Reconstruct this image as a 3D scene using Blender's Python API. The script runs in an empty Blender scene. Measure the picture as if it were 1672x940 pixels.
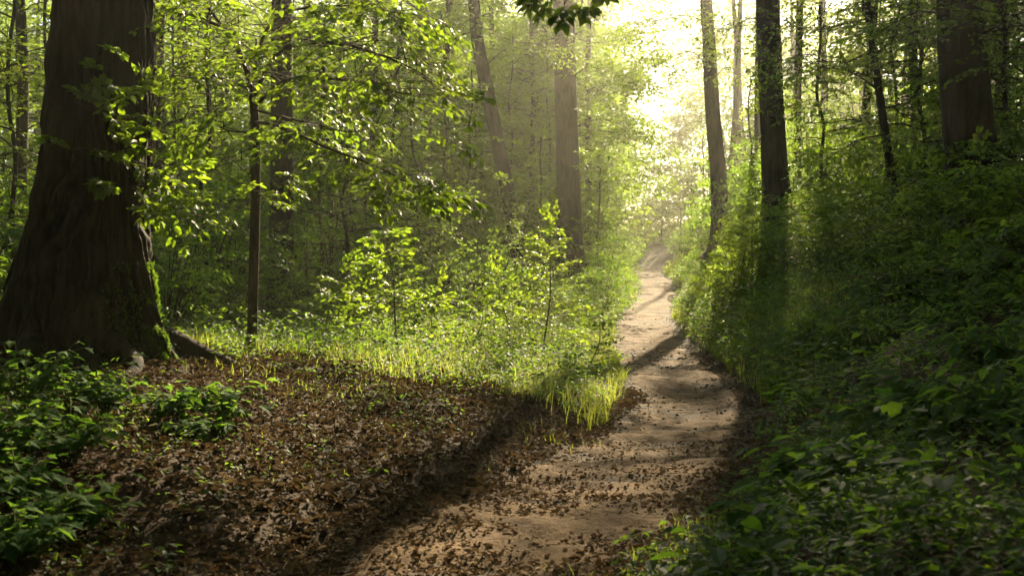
import bpy, math
import numpy as np
from mathutils import Vector

# ------------------------------------------------------------------ set-up
SC = bpy.context.scene
COL = SC.collection
F, HY, EYE = 1640.0, 430.0, 1.6          # focal length in photo pixels, horizon row, eye height
SUN = np.array([.262, 1.0, .56]); SUN /= np.linalg.norm(SUN)
RNG = np.random.default_rng(7)


def P(px, py, d):
    return np.array([(px - 836) / F * d, d, EYE - (py - HY) / F * d])


# ------------------------------------------------------------------ noise
_TAB = np.random.default_rng(11).random((256, 256))


def vnoise(x, y, k=0):
    x = np.asarray(x, float) + 37.13 * k; y = np.asarray(y, float) + 91.7 * k
    xi = np.floor(x).astype(int); yi = np.floor(y).astype(int)
    fx = x - xi; fy = y - yi
    fx = fx * fx * (3 - 2 * fx); fy = fy * fy * (3 - 2 * fy)
    a = _TAB[xi & 255, yi & 255]; b = _TAB[(xi + 1) & 255, yi & 255]
    c = _TAB[xi & 255, (yi + 1) & 255]; d = _TAB[(xi + 1) & 255, (yi + 1) & 255]
    return (a * (1 - fx) + b * fx) * (1 - fy) + (c * (1 - fx) + d * fx) * fy


def fbm(x, y, k=0, o=4):
    v = 0; a = .5; t = 0
    for i in range(o):
        v = v + a * vnoise(x * 2 ** i, y * 2 ** i, k + i); t += a; a *= .5
    return v / t


def sstep(a, b, x):
    t = np.clip((x - a) / (b - a), 0, 1)
    return t * t * (3 - 2 * t)


# ------------------------------------------------------------------ terrain
_yk = [-30, -5, 0, 2, 5.15, 6.25, 7.1, 8.2, 9.7, 11.9, 15.4, 20.2, 29, 38, 44, 50, 56, 64, 80, 130, 200]
_xk = [-6, -1.9, -1.1, -.8, -.27, .22, .62, 1.07, 1.6, 2.1, 2.4, 2.72, 3.75, 5.5, 6.2, 6.65, 6.6, 5.6, 0, -15, -30]
_zk = [0, 0, 0, 0, 0, 0, 0, 0, 0, 0, 0, 0, .02, .36, .82, 1.18, 1.36, 1.36, 1.4, 2, 2]
_yy = np.linspace(-30, 200, 2301)
_ker = np.exp(-np.linspace(-2, 2, 31) ** 2); _ker /= _ker.sum()


def _smooth(v):
    v = np.interp(_yy, _yk, v)
    return np.convolve(np.pad(v, 15, mode='edge'), _ker, 'valid')


_XC, _ZC = _smooth(_xk), _smooth(_zk)


def path_x(y): return np.interp(y, _yy, _XC)


def path_hw(y): return np.interp(y, [0, 5, 6.3, 7.2, 8.2, 9.7, 12, 15, 20, 30, 40, 50, 70], [.85, .86, 1.0, 1.02, .92, .78, .7, .7, .76, .8, .76, .72, .9])


def height(x, y, fine=True):
    x = np.asarray(x, float); y = np.asarray(y, float)
    s = x - path_x(y); hw = path_hw(y)
    z = np.interp(y, _yy, _ZC)
    sr = np.maximum(s - hw, 0)
    hb = np.interp(y, [0, 5, 9, 14, 24, 32, 42, 55, 75], [.8, 1.0, 1.4, 1.95, 2.75, 2.7, 2.0, 1.5, 1.0])
    wr = np.interp(y, [0, 10, 20, 32], [1.5, 1.7, 1.4, 1.25])
    q = sr / wr
    z = z + hb * (1 - np.exp(-q * q / (q + .35))) + .05 * np.minimum(sr, 30)
    sl = np.maximum(-s - hw, 0)
    slope = np.interp(y, [0, 10, 14, 20, 28, 40, 60], [.14, .14, .07, .08, .28, .3, .1])
    cap = np.interp(y, [0, 10, 14, 28, 60], [1.3, 1.3, .9, 1.0, 1.0])
    z = z + .10 * sstep(0, .5, sl) + cap * np.tanh(slope * sl / cap)
    off = sstep(-.1, .8, np.abs(s) - hw)
    z = z + (fbm(x * .5, y * .5, 3) - .5) * .35 * off + (fbm(x * 2.1, y * 2.1, 5) - .5) * .12 * off
    z = z + (fbm(x * .8, y * 1.6, 9) - .5) * .09 * (1 - off)
    # a shallow worn hollow along the middle of the path
    z = z - .05 * np.exp(-(s / (hw * .7)) ** 2)
    if fine:
        z = z + (fbm(x * 6, y * 9, 13, 3) - .5) * .035
    return z


def H(x, y): return float(height(np.array([x]), np.array([y]))[0])


# how much sunlight the canopy lets through to a given spot of the forest floor
def transmit(x, y):
    s = x - path_x(y); hw = path_hw(y)
    n = fbm(x * .55, y * .28, 21, 3)
    n2 = fbm(x * .9, y * .16, 25, 3)
    T = np.where(s > 3, .74, .44) + 2.8 * (n - .5)
    T = np.where((y < 11) & (s < -1.0), .12 + 1.9 * (n - .5), T)
    verge = sstep(.2, .8, s) * (1 - sstep(6.5, 9.5, s)) * sstep(12, 16, y) * (1 - sstep(45, 60, y))
    T = T + verge * (1.0 + 1.6 * (n - .5) - T)
    strip = sstep(-hw - .3, -hw + .2, s) * (1 - sstep(hw, hw + .4, s))
    T = T + strip * (np.clip(.60 + 4.2 * (n2 - .5) + .45 * sstep(21, 29, y), 0, 1) - T)
    half = sstep(.05, .55, s) * (1 - sstep(1.6, 2.2, s)) * sstep(4.6, 5.6, y) * (1 - sstep(13.5, 16, y))
    T = T + half * (.22 + 1.6 * (n2 - .5) - T)
    lawn = sstep(-5.8, -4.0, s) * (1 - sstep(.2, .9, s)) * sstep(8.0, 9.6, y) * (1 - sstep(17, 21, y))
    T = T + lawn * (1.06 + .5 * (n - .6) - T)
    lft = sstep(-1.6, -.9, s) * (1 - sstep(-.5, 0, s)) * sstep(7.0, 7.8, y) * (1 - sstep(9.5, 11, y))
    T = T + lft * (.3 + 1.8 * (n2 - .5) - T)
    far = sstep(-3.5, -1.5, s) * (1 - sstep(2, 3.5, s)) * sstep(24, 32, y) * (1 - sstep(66, 76, y))
    T = T + far * (1.05 + .8 * (n2 - .5) - T)
    near = (1 - sstep(6, 8.5, y)) * strip
    T = T + near * .1
    dark = np.maximum(sstep(1.0, 2.0, s) * (1 - sstep(10, 14, y)), sstep(2.6, 4, s) * (1 - sstep(14, 19, y)))
    T = T + dark * (.02 + .2 * np.maximum(n - .5, 0) - T)
    for (ax, ay, rr, tt) in ((-2.3, 7.35, .9, 1.6), (-1.7, 7.6, .8, 1.0), (-.9, 8.6, .7, .9), (.1, 6.0, .75, 1.1), (-.7, 5.7, .5, .9), (.9, 7.6, .5, .9)):
        w = np.exp(-((x - ax) ** 2 + (.6 * (y - ay)) ** 2) / (rr * rr)); T = T + w * (tt - T) * (tt > T)
    edge = 1 - sstep(4.2, 6.2, y)
    T = T * (1 - .85 * edge)
    return np.clip(T, 0, 1)


def keep_mask(c, rng, strength=1.0):
    """which leaf sprays stay, so that the canopy is open where the photo's forest floor is sunlit"""
    t = (c[:, 2] - .7) / SUN[2]
    L = c - t[:, None] * SUN[None]
    T = transmit(L[:, 0], L[:, 1])
    T = np.where(L[:, 1] < -2, .3, T)
    return rng.random(len(c)) > T * strength


# ------------------------------------------------------------------ mesh building
class MB:
    def __init__(self):
        self.v = []; self.f = []; self.n = 0

    def add(self, v, f, rnd=None, mat=0):
        v = np.asarray(v, np.float32).reshape(-1, 3); f = np.asarray(f, np.int64)
        if len(v) == 0 or len(f) == 0: return
        if rnd is None: rnd = np.zeros(len(f), np.float32)
        self.v.append(v); self.f.append((f + self.n, np.asarray(rnd, np.float32), mat)); self.n += len(v)

    def tube(self, pts, rad, sides=6, cap=True, rnd=.5):
        pts = np.asarray(pts, float); rad = np.asarray(rad, float); n = len(pts)
        t = np.gradient(pts, axis=0); t /= np.linalg.norm(t, axis=1)[:, None] + 1e-9
        ref = np.array([1., 0, 0]) if abs(t[0][0]) < .9 else np.array([0, 1., 0])
        u = np.cross(t, ref); u /= np.linalg.norm(u, axis=1)[:, None] + 1e-9
        w = np.cross(t, u)
        a = np.arange(sides) / sides * 2 * np.pi
        v = pts[:, None, :] + rad[:, None, None] * (np.cos(a)[None, :, None] * u[:, None, :] + np.sin(a)[None, :, None] * w[:, None, :])
        i = np.arange(n - 1)[:, None] * sides; j = np.arange(sides)[None]; j2 = (j + 1) % sides
        q = np.stack([i + j, i + j2, i + sides + j2, i + sides + j], -1).reshape(-1, 4)
        self.add(v, q, np.full(len(q), rnd))

    def segs(self, p0, p1, r0, r1, rnd=.5):
        p0 = np.asarray(p0, float); p1 = np.asarray(p1, float); n = len(p0)
        if n == 0: return
        r0 = np.broadcast_to(r0, (n,)); r1 = np.broadcast_to(r1, (n,))
        t = p1 - p0; t /= np.linalg.norm(t, axis=1)[:, None] + 1e-9
        ref = np.where(np.abs(t[:, 2:3]) < .9, np.array([[0, 0, 1.]]), np.array([[1., 0, 0]]))
        u = np.cross(t, ref); u /= np.linalg.norm(u, axis=1)[:, None] + 1e-9
        w = np.cross(t, u)
        a = np.arange(3) / 3 * 2 * np.pi
        ring = np.cos(a)[None, :, None] * u[:, None] + np.sin(a)[None, :, None] * w[:, None]
        v = np.concatenate([p0[:, None] + r0[:, None, None] * ring, p1[:, None] + r1[:, None, None] * ring], 1)
        base = np.array([[0, 1, 4, 3], [1, 2, 5, 4], [2, 0, 3, 5]])
        q = (np.arange(n)[:, None, None] * 6 + base[None]).reshape(-1, 4)
        self.add(v, q, np.full(len(q), rnd))

    def mesh(self, name, mats, base=(0, 0, 0), smooth=True):
        me = bpy.data.meshes.new(name)
        if not self.v:
            return me
        v = np.concatenate(self.v) - np.asarray(base, np.float32)
        me.vertices.add(len(v)); me.vertices.foreach_set('co', np.ascontiguousarray(v, np.float32).ravel())
        li = np.concatenate([f.ravel() for f, _, _ in self.f]).astype(np.int32)
        cnt = np.concatenate([np.full(len(f), f.shape[1]) for f, _, _ in self.f]).astype(np.int32)
        me.loops.add(len(li)); me.loops.foreach_set('vertex_index', li)
        me.polygons.add(len(cnt))
        st = np.concatenate([[0], np.cumsum(cnt)[:-1]]).astype(np.int32)
        me.polygons.foreach_set('loop_start', st); me.polygons.foreach_set('loop_total', cnt)
        if not isinstance(mats, (list, tuple)): mats = [mats]
        for m in mats: me.materials.append(m)
        if len(mats) > 1:
            me.polygons.foreach_set('material_index', np.concatenate([np.full(len(f), m) for f, _, m in self.f]).astype(np.int32))
        a = me.attributes.new('rnd', 'FLOAT', 'FACE')
        a.data.foreach_set('value', np.concatenate([r for _, r, _ in self.f]).astype(np.float32))
        me.polygons.foreach_set('use_smooth', np.full(len(cnt), smooth))
        me.update(calc_edges=True)
        return me


def link(name, me, parent=None):
    o = bpy.data.objects.new(name, me); COL.objects.link(o)
    if parent is not None: o.parent = parent
    return o


def thing(name, loc, label, cat, group=None):
    o = bpy.data.objects.new(name, None); COL.objects.link(o)
    o.location = loc; o.empty_display_size = .2
    o['label'] = label; o['category'] = cat
    if group: o['group'] = group
    return o


def setting(name, mb, mats, kind='structure', label=None, cat=None, smooth=True):
    o = link(name, mb.mesh(name, mats, smooth=smooth)); o['kind'] = kind
    if label: o['label'] = label
    if cat: o['category'] = cat
    return o


def copy_tree(o, parent=None):
    c = o.copy(); COL.objects.link(c)
    if parent is not None: c.parent = parent
    for ch in list(o.children): copy_tree(ch, c)
    return c


# ------------------------------------------------------------------ materials
def new_mat(name):
    m = bpy.data.materials.new(name); m.use_nodes = True
    nt = m.node_tree; nt.nodes.clear()
    out = nt.nodes.new('ShaderNodeOutputMaterial')
    return m, nt, out


def N(nt, t, **kw):
    n = nt.nodes.new(t)
    for k, v in kw.items():
        if k in n.inputs: n.inputs[k].default_value = v
        else: setattr(n, k, v)
    return n


def ramp(nt, fac, stops):
    r = nt.nodes.new('ShaderNodeValToRGB'); e = r.color_ramp.elements
    while len(e) < len(stops): e.new(.5)
    for k, (p, c) in enumerate(stops):
        e[k].position = p; e[k].color = (*c, 1)
    nt.links.new(fac, r.inputs[0])
    return r


def leaf_mat(name, c0, c1, t0, t1, mix=.45, rough=.42, spec=.45):
    m, nt, out = new_mat(name)
    at = N(nt, 'ShaderNodeAttribute', attribute_name='rnd')
    oi = N(nt, 'ShaderNodeObjectInfo')
    ad = N(nt, 'ShaderNodeMath', operation='MULTIPLY_ADD'); ad.inputs[1].default_value = .3
    nt.links.new(oi.outputs['Random'], ad.inputs[0])
    sc = N(nt, 'ShaderNodeMath', operation='MULTIPLY'); sc.inputs[1].default_value = .75
    nt.links.new(at.outputs['Fac'], sc.inputs[0]); nt.links.new(sc.outputs[0], ad.inputs[2])
    a = ramp(nt, ad.outputs[0], [(0, c0), (1, c1)])
    b = ramp(nt, ad.outputs[0], [(0, t0), (1, t1)])
    p = N(nt, 'ShaderNodeBsdfPrincipled', Roughness=rough)
    p.inputs['Specular IOR Level'].default_value = spec
    tr = N(nt, 'ShaderNodeBsdfTranslucent')
    nt.links.new(a.outputs[0], p.inputs['Base Color']); nt.links.new(b.outputs[0], tr.inputs['Color'])
    mx = N(nt, 'ShaderNodeMixShader'); mx.inputs[0].default_value = mix
    nt.links.new(p.outputs[0], mx.inputs[1]); nt.links.new(tr.outputs[0], mx.inputs[2])
    nt.links.new(mx.outputs[0], out.inputs['Surface'])
    return m


def bark_mat(name, dark, light, scale=1.0, ridge=.5, moss=0.0, bump=.6):
    m, nt, out = new_mat(name)
    tc = N(nt, 'ShaderNodeTexCoord')
    mp = N(nt, 'ShaderNodeMapping'); mp.inputs['Scale'].default_value = (9 * scale, 9 * scale, 1.6 * scale)
    nt.links.new(tc.outputs['Object'], mp.inputs[0])
    n1 = N(nt, 'ShaderNodeTexNoise', Scale=1.6, Detail=8.0, Roughness=.65)
    nt.links.new(mp.outputs[0], n1.inputs['Vector'])
    n2 = N(nt, 'ShaderNodeTexNoise', Scale=1.1, Detail=4.0)
    nt.links.new(tc.outputs['Object'], n2.inputs['Vector'])
    mxn = N(nt, 'ShaderNodeMath', operation='MULTIPLY_ADD'); mxn.inputs[1].default_value = .45
    nt.links.new(n2.outputs['Fac'], mxn.inputs[0])
    h = N(nt, 'ShaderNodeMath', operation='MULTIPLY'); h.inputs[1].default_value = .62
    nt.links.new(n1.outputs['Fac'], h.inputs[0]); nt.links.new(h.outputs[0], mxn.inputs[2])
    col = ramp(nt, mxn.outputs[0], [(.42, dark), (.62, light)])
    cout = col.outputs[0]
    if moss:
        ge = N(nt, 'ShaderNodeNewGeometry'); sx = N(nt, 'ShaderNodeSeparateXYZ'); nt.links.new(tc.outputs['Object'], sx.inputs[0])
        mr = N(nt, 'ShaderNodeMapRange'); mr.inputs['From Min'].default_value = moss; mr.inputs['From Max'].default_value = .0
        nt.links.new(sx.outputs['Z'], mr.inputs['Value'])
        n3 = N(nt, 'ShaderNodeTexNoise', Scale=2.6, Detail=5.0); nt.links.new(tc.outputs['Object'], n3.inputs['Vector'])
        mm = N(nt, 'ShaderNodeMath', operation='MULTIPLY_ADD'); nt.links.new(mr.outputs[0], mm.inputs[0]); mm.inputs[1].default_value = .5
        nt.links.new(n3.outputs['Fac'], mm.inputs[2])
        mk = ramp(nt, mm.outputs[0], [(.72, (0, 0, 0)), (.9, (1, 1, 1))])
        mc = N(nt, 'ShaderNodeMix', data_type='RGBA'); nt.links.new(mk.outputs[0], mc.inputs[0])
        nt.links.new(cout, mc.inputs[6]); mc.inputs[7].default_value = (.075, .095, .016, 1)
        cout = mc.outputs[2]
    p = N(nt, 'ShaderNodeBsdfPrincipled', Roughness=.88)
    p.inputs['Specular IOR Level'].default_value = .2
    nt.links.new(cout, p.inputs['Base Color'])
    bp = N(nt, 'ShaderNodeBump', Strength=bump, Distance=.03)
    nt.links.new(n1.outputs['Fac'], bp.inputs['Height']); nt.links.new(bp.outputs[0], p.inputs['Normal'])
    nt.links.new(p.outputs[0], out.inputs['Surface'])
    return m


def soil_mat(name, stops, scale, bump=.5, dist=.02, speck=None):
    m, nt, out = new_mat(name)
    tc = N(nt, 'ShaderNodeTexCoord')
    n1 = N(nt, 'ShaderNodeTexNoise', Scale=scale, Detail=10.0, Roughness=.68)
    n2 = N(nt, 'ShaderNodeTexNoise', Scale=scale * .09, Detail=5.0)
    vo = N(nt, 'ShaderNodeTexVoronoi', Scale=scale * 2.2)
    for n in (n1, n2, vo): nt.links.new(tc.outputs['Object'], n.inputs['Vector'])
    a = N(nt, 'ShaderNodeMath', operation='MULTIPLY_ADD'); a.inputs[1].default_value = .62
    b = N(nt, 'ShaderNodeMath', operation='MULTIPLY'); b.inputs[1].default_value = .42
    nt.links.new(n1.outputs['Fac'], b.inputs[0]); nt.links.new(n2.outputs['Fac'], a.inputs[0]); nt.links.new(b.outputs[0], a.inputs[2])
    c = ramp(nt, a.outputs[0], stops); cout = c.outputs[0]
    if speck:
        k = ramp(nt, vo.outputs['Distance'], [(.10, (1, 1, 1)), (.22, (0, 0, 0))])
        n4 = N(nt, 'ShaderNodeTexNoise', Scale=scale * .5); nt.links.new(tc.outputs['Object'], n4.inputs['Vector'])
        k4 = ramp(nt, n4.outputs['Fac'], [(.5, (0, 0, 0)), (.62, (1, 1, 1))])
        ml = N(nt, 'ShaderNodeMath', operation='MULTIPLY'); nt.links.new(k.outputs[0], ml.inputs[0]); nt.links.new(k4.outputs[0], ml.inputs[1])
        mc = N(nt, 'ShaderNodeMix', data_type='RGBA'); nt.links.new(ml.outputs[0], mc.inputs[0])
        nt.links.new(cout, mc.inputs[6]); mc.inputs[7].default_value = (*speck, 1); cout = mc.outputs[2]
    p = N(nt, 'ShaderNodeBsdfPrincipled', Roughness=.92); p.inputs['Specular IOR Level'].default_value = .15
    nt.links.new(cout, p.inputs['Base Color'])
    bp = N(nt, 'ShaderNodeBump', Strength=bump, Distance=dist)
    nt.links.new(a.outputs[0], bp.inputs['Height']); nt.links.new(bp.outputs[0], p.inputs['Normal'])
    nt.links.new(p.outputs[0], out.inputs['Surface'])
    return m


M_LEAF = leaf_mat('leaf_beech', (.026, .066, .006), (.058, .102, .008), (.16, .30, .010), (.34, .45, .022), .55, .5, .3)
M_LEAF2 = leaf_mat('leaf_shrub', (.022, .062, .010), (.050, .100, .012), (.13, .28, .012), (.30, .43, .024), .52, .5, .3)
M_PLANT = leaf_mat('leaf_woodland_plant', (.024, .064, .014), (.050, .098, .020), (.10, .24, .02), (.22, .36, .03), .42, .75, .08)
M_GRASS = leaf_mat('grass_blade', (.075, .110, .018), (.13, .145, .034), (.25, .35, .03), (.42, .45, .06), .56, .55, .25)
M_COVER = leaf_mat('leaf_ground_cover', (.022, .055, .014), (.045, .080, .018), (.12, .27, .016), (.28, .41, .026), .48, .6, .22)
M_DEAD = leaf_mat('leaf_dead', (.028, .019, .011), (.180, .124, .070), (.055, .034, .016), (.21, .135, .06), .18, .85, .08)
M_DEADP = leaf_mat('leaf_dead_pale', (.060, .038, .020), (.28, .195, .115), (.10, .05, .02), (.26, .16, .07), .15, .85, .08)
M_BARK = bark_mat('bark_grey_brown', (.020, .015, .009), (.072, .054, .034))
M_BARKB = bark_mat('bark_furrowed', (.004, .003, .002), (.042, .030, .018), .8, bump=.9)
M_TWIG = bark_mat('bark_twig', (.030, .022, .014), (.085, .062, .038), 3.0)
M_STEM = bark_mat('green_stem', (.06, .08, .02), (.12, .12, .04), 4.0)
M_SOIL = soil_mat('forest_soil', [(.32, (.016, .010, .006)), (.55, (.048, .030, .017)), (.75, (.085, .055, .030))], 14, .8, .03)
M_PATH = soil_mat('trodden_dirt', [(.34, (.026, .015, .007)), (.48, (.092, .053, .024)), (.70, (.20, .125, .062))], 13, 1.0, .07, speck=(.32, .24, .16))

# ------------------------------------------------------------------ leaves


def _fan(outline, centre, fold, droop):
    o = np.array(outline, float); v = np.vstack([[centre], o])
    z = fold * np.abs(v[:, 1]) - droop * v[:, 0] ** 2
    v = np.c_[v, z]; n = len(o)
    f = [[0, i + 1, (i + 1) % n + 1] for i in range(n)]
    return v, np.array(f)


def _oval(hw, fold=.3, droop=.18, st=(0, .12, .34, .6, .84, 1)):
    mid = [(x, 0) for x in st]
    w = [hw * (math.sin(math.pi * x ** .72) ** .8 if 0 < x < 1 else 0) for x in st]
    L = [(x, b) for x, b in zip(st[1:-1], w[1:-1])]; R = [(x, -b) for x, b in zip(st[1:-1], w[1:-1])]
    v = np.array(mid + L + R, float); n = len(st); k = n - 2
    f = []
    for side, o in ((1, n), (-1, n + k)):
        t = [[0, 1, o]] + [x for i in range(k - 1) for x in ([1 + i, 2 + i, o + i + 1], [1 + i, o + i + 1, o + i])] + [[n - 2, n - 1, o + k - 1]]
        f += t if side == 1 else [q[::-1] for q in t]
    z = fold * np.abs(v[:, 1]) - droop * v[:, 0] ** 2 + .02 * np.sin(v[:, 0] * 19) * (np.abs(v[:, 1]) > 0)
    return np.c_[v, z], np.array(f)


LEAF_N = _oval(.30)
LEAF_S = _oval(.22, .35, .3)
LEAF_M = (np.array([[0, 0, 0], [.42, .27, .05], [.42, -.27, .05], [1, 0, -.14], [.45, 0, -.03]]), np.array([[0, 4, 1], [0, 2, 4], [1, 4, 3], [4, 2, 3]]))
LEAF_L = (np.array([[0, 0, 0], [.45, .29, .06], [.45, -.29, .06], [1, 0, -.10]]), np.array([[0, 3, 1], [0, 2, 3]]))
LEAF_P = _fan([(0, 0), (-.02, .16), (.10, .38), (.27, .27), (.50, .50), (.60, .24), (1, 0), (.60, -.24), (.50, -.50), (.27, -.27), (.10, -.38), (-.02, -.16)], (.32, 0), .22, .22)


def frames(d, n):
    d = d / (np.linalg.norm(d, axis=1)[:, None] + 1e-9)
    n = n - (n * d).sum(1)[:, None] * d
    n = n / (np.linalg.norm(n, axis=1)[:, None] + 1e-9)
    y = np.cross(n, d)
    return d, y, n


def add_leaves(mb, tpl, pos, d, n, size, rnd, mat=0):
    if len(pos) == 0: return
    tv, tf = tpl; x, y, z = frames(d, n); s = np.broadcast_to(size, (len(pos),))
    v = pos[:, None] + s[:, None, None] * (tv[None, :, 0:1] * x[:, None] + tv[None, :, 1:2] * y[:, None] + tv[None, :, 2:3] * z[:, None])
    f = (np.arange(len(pos))[:, None, None] * len(tv) + tf[None]).reshape(-1, tf.shape[1])
    mb.add(v, f, np.repeat(rnd, len(tf)), mat)


def make_spray(seed, n_main, side_n, rel):
    """a flat branchlet of unit length along +x: leaf position, direction, normal, size; twig segments"""
    r = np.random.default_rng(seed); pos = []; di = []; nr = []; tw = []

    def line(p, ang, L, n, sag):
        prev = np.array(p, float); k = n
        for i in range(k):
            t = (i + 1) / k
            a = ang + .25 * math.sin(3 * t + seed)
            q = np.array([p[0] + math.cos(a) * L * t, p[1] + math.sin(a) * L * t, p[2] - sag * t * t + r.normal(0, .012)])
            tw.append((prev, q)); prev = q
            sd = 1 if (i % 2) else -1
            for s2 in ((sd,) if i < k - 1 else (sd, -sd * .15)):
                la = a + s2 * r.uniform(.5, 1.15)
                pos.append(q + r.normal(0, .01, 3)); di.append([math.cos(la), math.sin(la), r.normal(-.18, .22)])
                nr.append([r.normal(0, .38), r.normal(0, .38), 1])
        return prev
    line((0, 0, 0), 0, 1, n_main, .14)
    for i in range(side_n):
        t = .12 + .75 * i / max(side_n - 1, 1); sg = 1 if i % 2 else -1
        line((t, 0, -.14 * t * t), sg * r.uniform(.5, .95), .55 * (1.05 - .7 * t), max(2, int(n_main * .55 * (1.05 - .7 * t))), .08)
    sz = rel * r.uniform(.7, 1.2, len(pos))
    return dict(p=np.array(pos), d=np.array(di), n=np.array(nr), s=sz, a=np.array([a for a, _ in tw]), b=np.array([b for _, b in tw]))


SPR_N = [make_spray(100 + i, 9, 7, 1) for i in range(7)]     # close to the camera
SPR_M = [make_spray(200 + i, 6, 5, 1) for i in range(7)]
SPR_L = [make_spray(300 + i, 5, 4, 1) for i in range(7)]


def place_sprays(mb, c, d, length, leaf, sprays, tpl, rng, twig=None, twig_r=.004, mat=0, tilt=.3, rnd_bias=0):
    if len(c) == 0: return
    up = np.zeros_like(c); up[:, 2] = 1; up += rng.normal(0, tilt, c.shape)
    x, y, z = frames(d, up); L = np.broadcast_to(length, (len(c),)); lf = np.broadcast_to(leaf, (len(c),))
    which = rng.integers(0, len(sprays), len(c)); cr = rng.random(len(c))
    for k, sp in enumerate(sprays):
        m = which == k
        if not m.any(): continue
        R = np.stack([x[m], y[m], z[m]], 1)                       # rows are axes
        pos = c[m][:, None] + L[m][:, None, None] * np.einsum('pk,nkj->npj', sp['p'], R)
        dd = np.einsum('pk,nkj->npj', sp['d'], R); nn = np.einsum('pk,nkj->npj', sp['n'], R)
        sz = lf[m][:, None] * sp['s'][None] * rng.uniform(.85, 1.15, (m.sum(), len(sp['p'])))
        rn = np.clip(.55 * cr[m][:, None] + .45 * rng.random(sz.shape) + rnd_bias, 0, 1)
        add_leaves(mb, tpl, pos.reshape(-1, 3), dd.reshape(-1, 3), nn.reshape(-1, 3), sz.ravel(), rn.ravel(), mat)
        if twig is not None:
            a = c[m][:, None] + L[m][:, None, None] * np.einsum('pk,nkj->npj', sp['a'], R)
            b = c[m][:, None] + L[m][:, None, None] * np.einsum('pk,nkj->npj', sp['b'], R)
            twig.segs(a.reshape(-1, 3), b.reshape(-1, 3), twig_r, twig_r * .7)


LOD = {'n': (SPR_N, LEAF_N), 'nm': (SPR_N, LEAF_M), 'm': (SPR_M, LEAF_M), 'l': (SPR_L, LEAF_L)}


def lod_for(d):
    if d < 8: return 'l'
    return 'nm' if d < 15 else ('m' if d < 30 else 'l')


def curve(pts, n):
    """smooth resample of a polyline (Catmull-Rom)"""
    p = np.asarray(pts, float)
    q = np.vstack([2 * p[0] - p[1], p, 2 * p[-1] - p[-2]]); out = []
    for t in np.linspace(0, len(p) - 1 - 1e-6, n):
        i = int(t); u = t - i; a, b, c, d = q[i:i + 4]
        out.append(.5 * (2 * b + (c - a) * u + (2 * a - 5 * b + 4 * c - d) * u * u + (3 * b - a - 3 * c + d) * u ** 3))
    return np.array(out)


def at_z(pts, z):
    return np.array([np.interp(z, pts[:, 2], pts[:, k]) for k in range(3)])


def limbs(trunk, wood, leaf, z0, z1, nl, R, rng, d, leaf_len, spl, dens=4.0, r_limb=.05, strength=1.0, az_bias=None, up=(.15, 1.1)):
    """limbs with leaf sprays between two heights of a trunk"""
    sprays, tpl = LOD[lod_for(d)]; C = []; D = []; seg0 = []; seg1 = []; tubes = []; own = []
    az = rng.uniform(0, 6.28)
    for i in range(nl):
        u = (i + rng.uniform(0, .9)) / nl; z = z0 + (z1 - z0) * u
        p0 = at_z(trunk, z); az += 2.4 + rng.normal(0, .3)
        a = az
        if az_bias is not None: a = az_bias + rng.normal(0, .9)
        L = R * (1 - .72 * u) * rng.uniform(.65, 1.15) * (.55 + .45 * min(1, u * 5))
        el = up[0] + (up[1] - up[0]) * u ** 1.3 + rng.normal(0, .12)
        dirv = np.array([math.cos(a), math.sin(a), 0])
        ts = np.linspace(0, 1, 6)
        pts = p0 + L * (ts[:, None] * dirv * math.cos(el)) + np.c_[np.zeros(6), np.zeros(6), L * (ts * math.sin(el) - .16 * ts ** 2)] + np.r_[np.zeros((1, 3)), rng.normal(0, .05 * L, (5, 3)) * np.array([1, 1, .5])]
        tubes.append((pts, np.linspace(r_limb * L / R + .008, .006, 6)))
        n = max(3, int(L * dens))
        t = rng.uniform(.15, 1.02, n); t[:1] = 1
        idx = np.clip(t, 0, 1) * 5; i0 = np.minimum(idx.astype(int), 4); fr = (idx - i0)[:, None]
        q = pts[i0] * (1 - fr) + pts[i0 + 1] * fr
        sd = np.array([-dirv[1], dirv[0], 0]); lat = rng.uniform(-1, 1, n) * .42 * L * (1.1 - .7 * np.clip(t, 0, 1)); lat[0] = 0
        c = q + lat[:, None] * sd + np.c_[lat[:, None] * 0, lat[:, None] * 0, rng.normal(0, .16, (n, 1)) + .05]
        dd = dirv * .8 + np.sign(lat)[:, None] * sd * .7 * (np.abs(lat) > .1)[:, None] + rng.normal(0, .3, (n, 3)) * np.array([1, 1, .5])
        own += [i] * n; C.append(c); D.append(dd); seg0.append(q - .25 * dirv * np.minimum(np.abs(lat), 1)[:, None]); seg1.append(c)
    C = np.concatenate(C); D = np.concatenate(D); s0 = np.concatenate(seg0); s1 = np.concatenate(seg1)
    k = keep_mask(C, rng, strength)
    own = np.array(own)
    for i, (pts, rr) in enumerate(tubes):                          # limbs that carry next to no leaves are left out
        m = k[own == i].mean()
        if m > .22: wood.tube(pts, rr * (.5 + .5 * m), 5)
        else: k &= own != i
    C, D, s0, s1 = C[k], D[k], s0[k], s1[k]
    if d < 48: wood.segs(s0, s1, .012, .005)
    place_sprays(leaf, C, D, spl * rng.uniform(.75, 1.25, len(C)), leaf_len, sprays, tpl, rng, wood if d < 26 else None, .0035)


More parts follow.
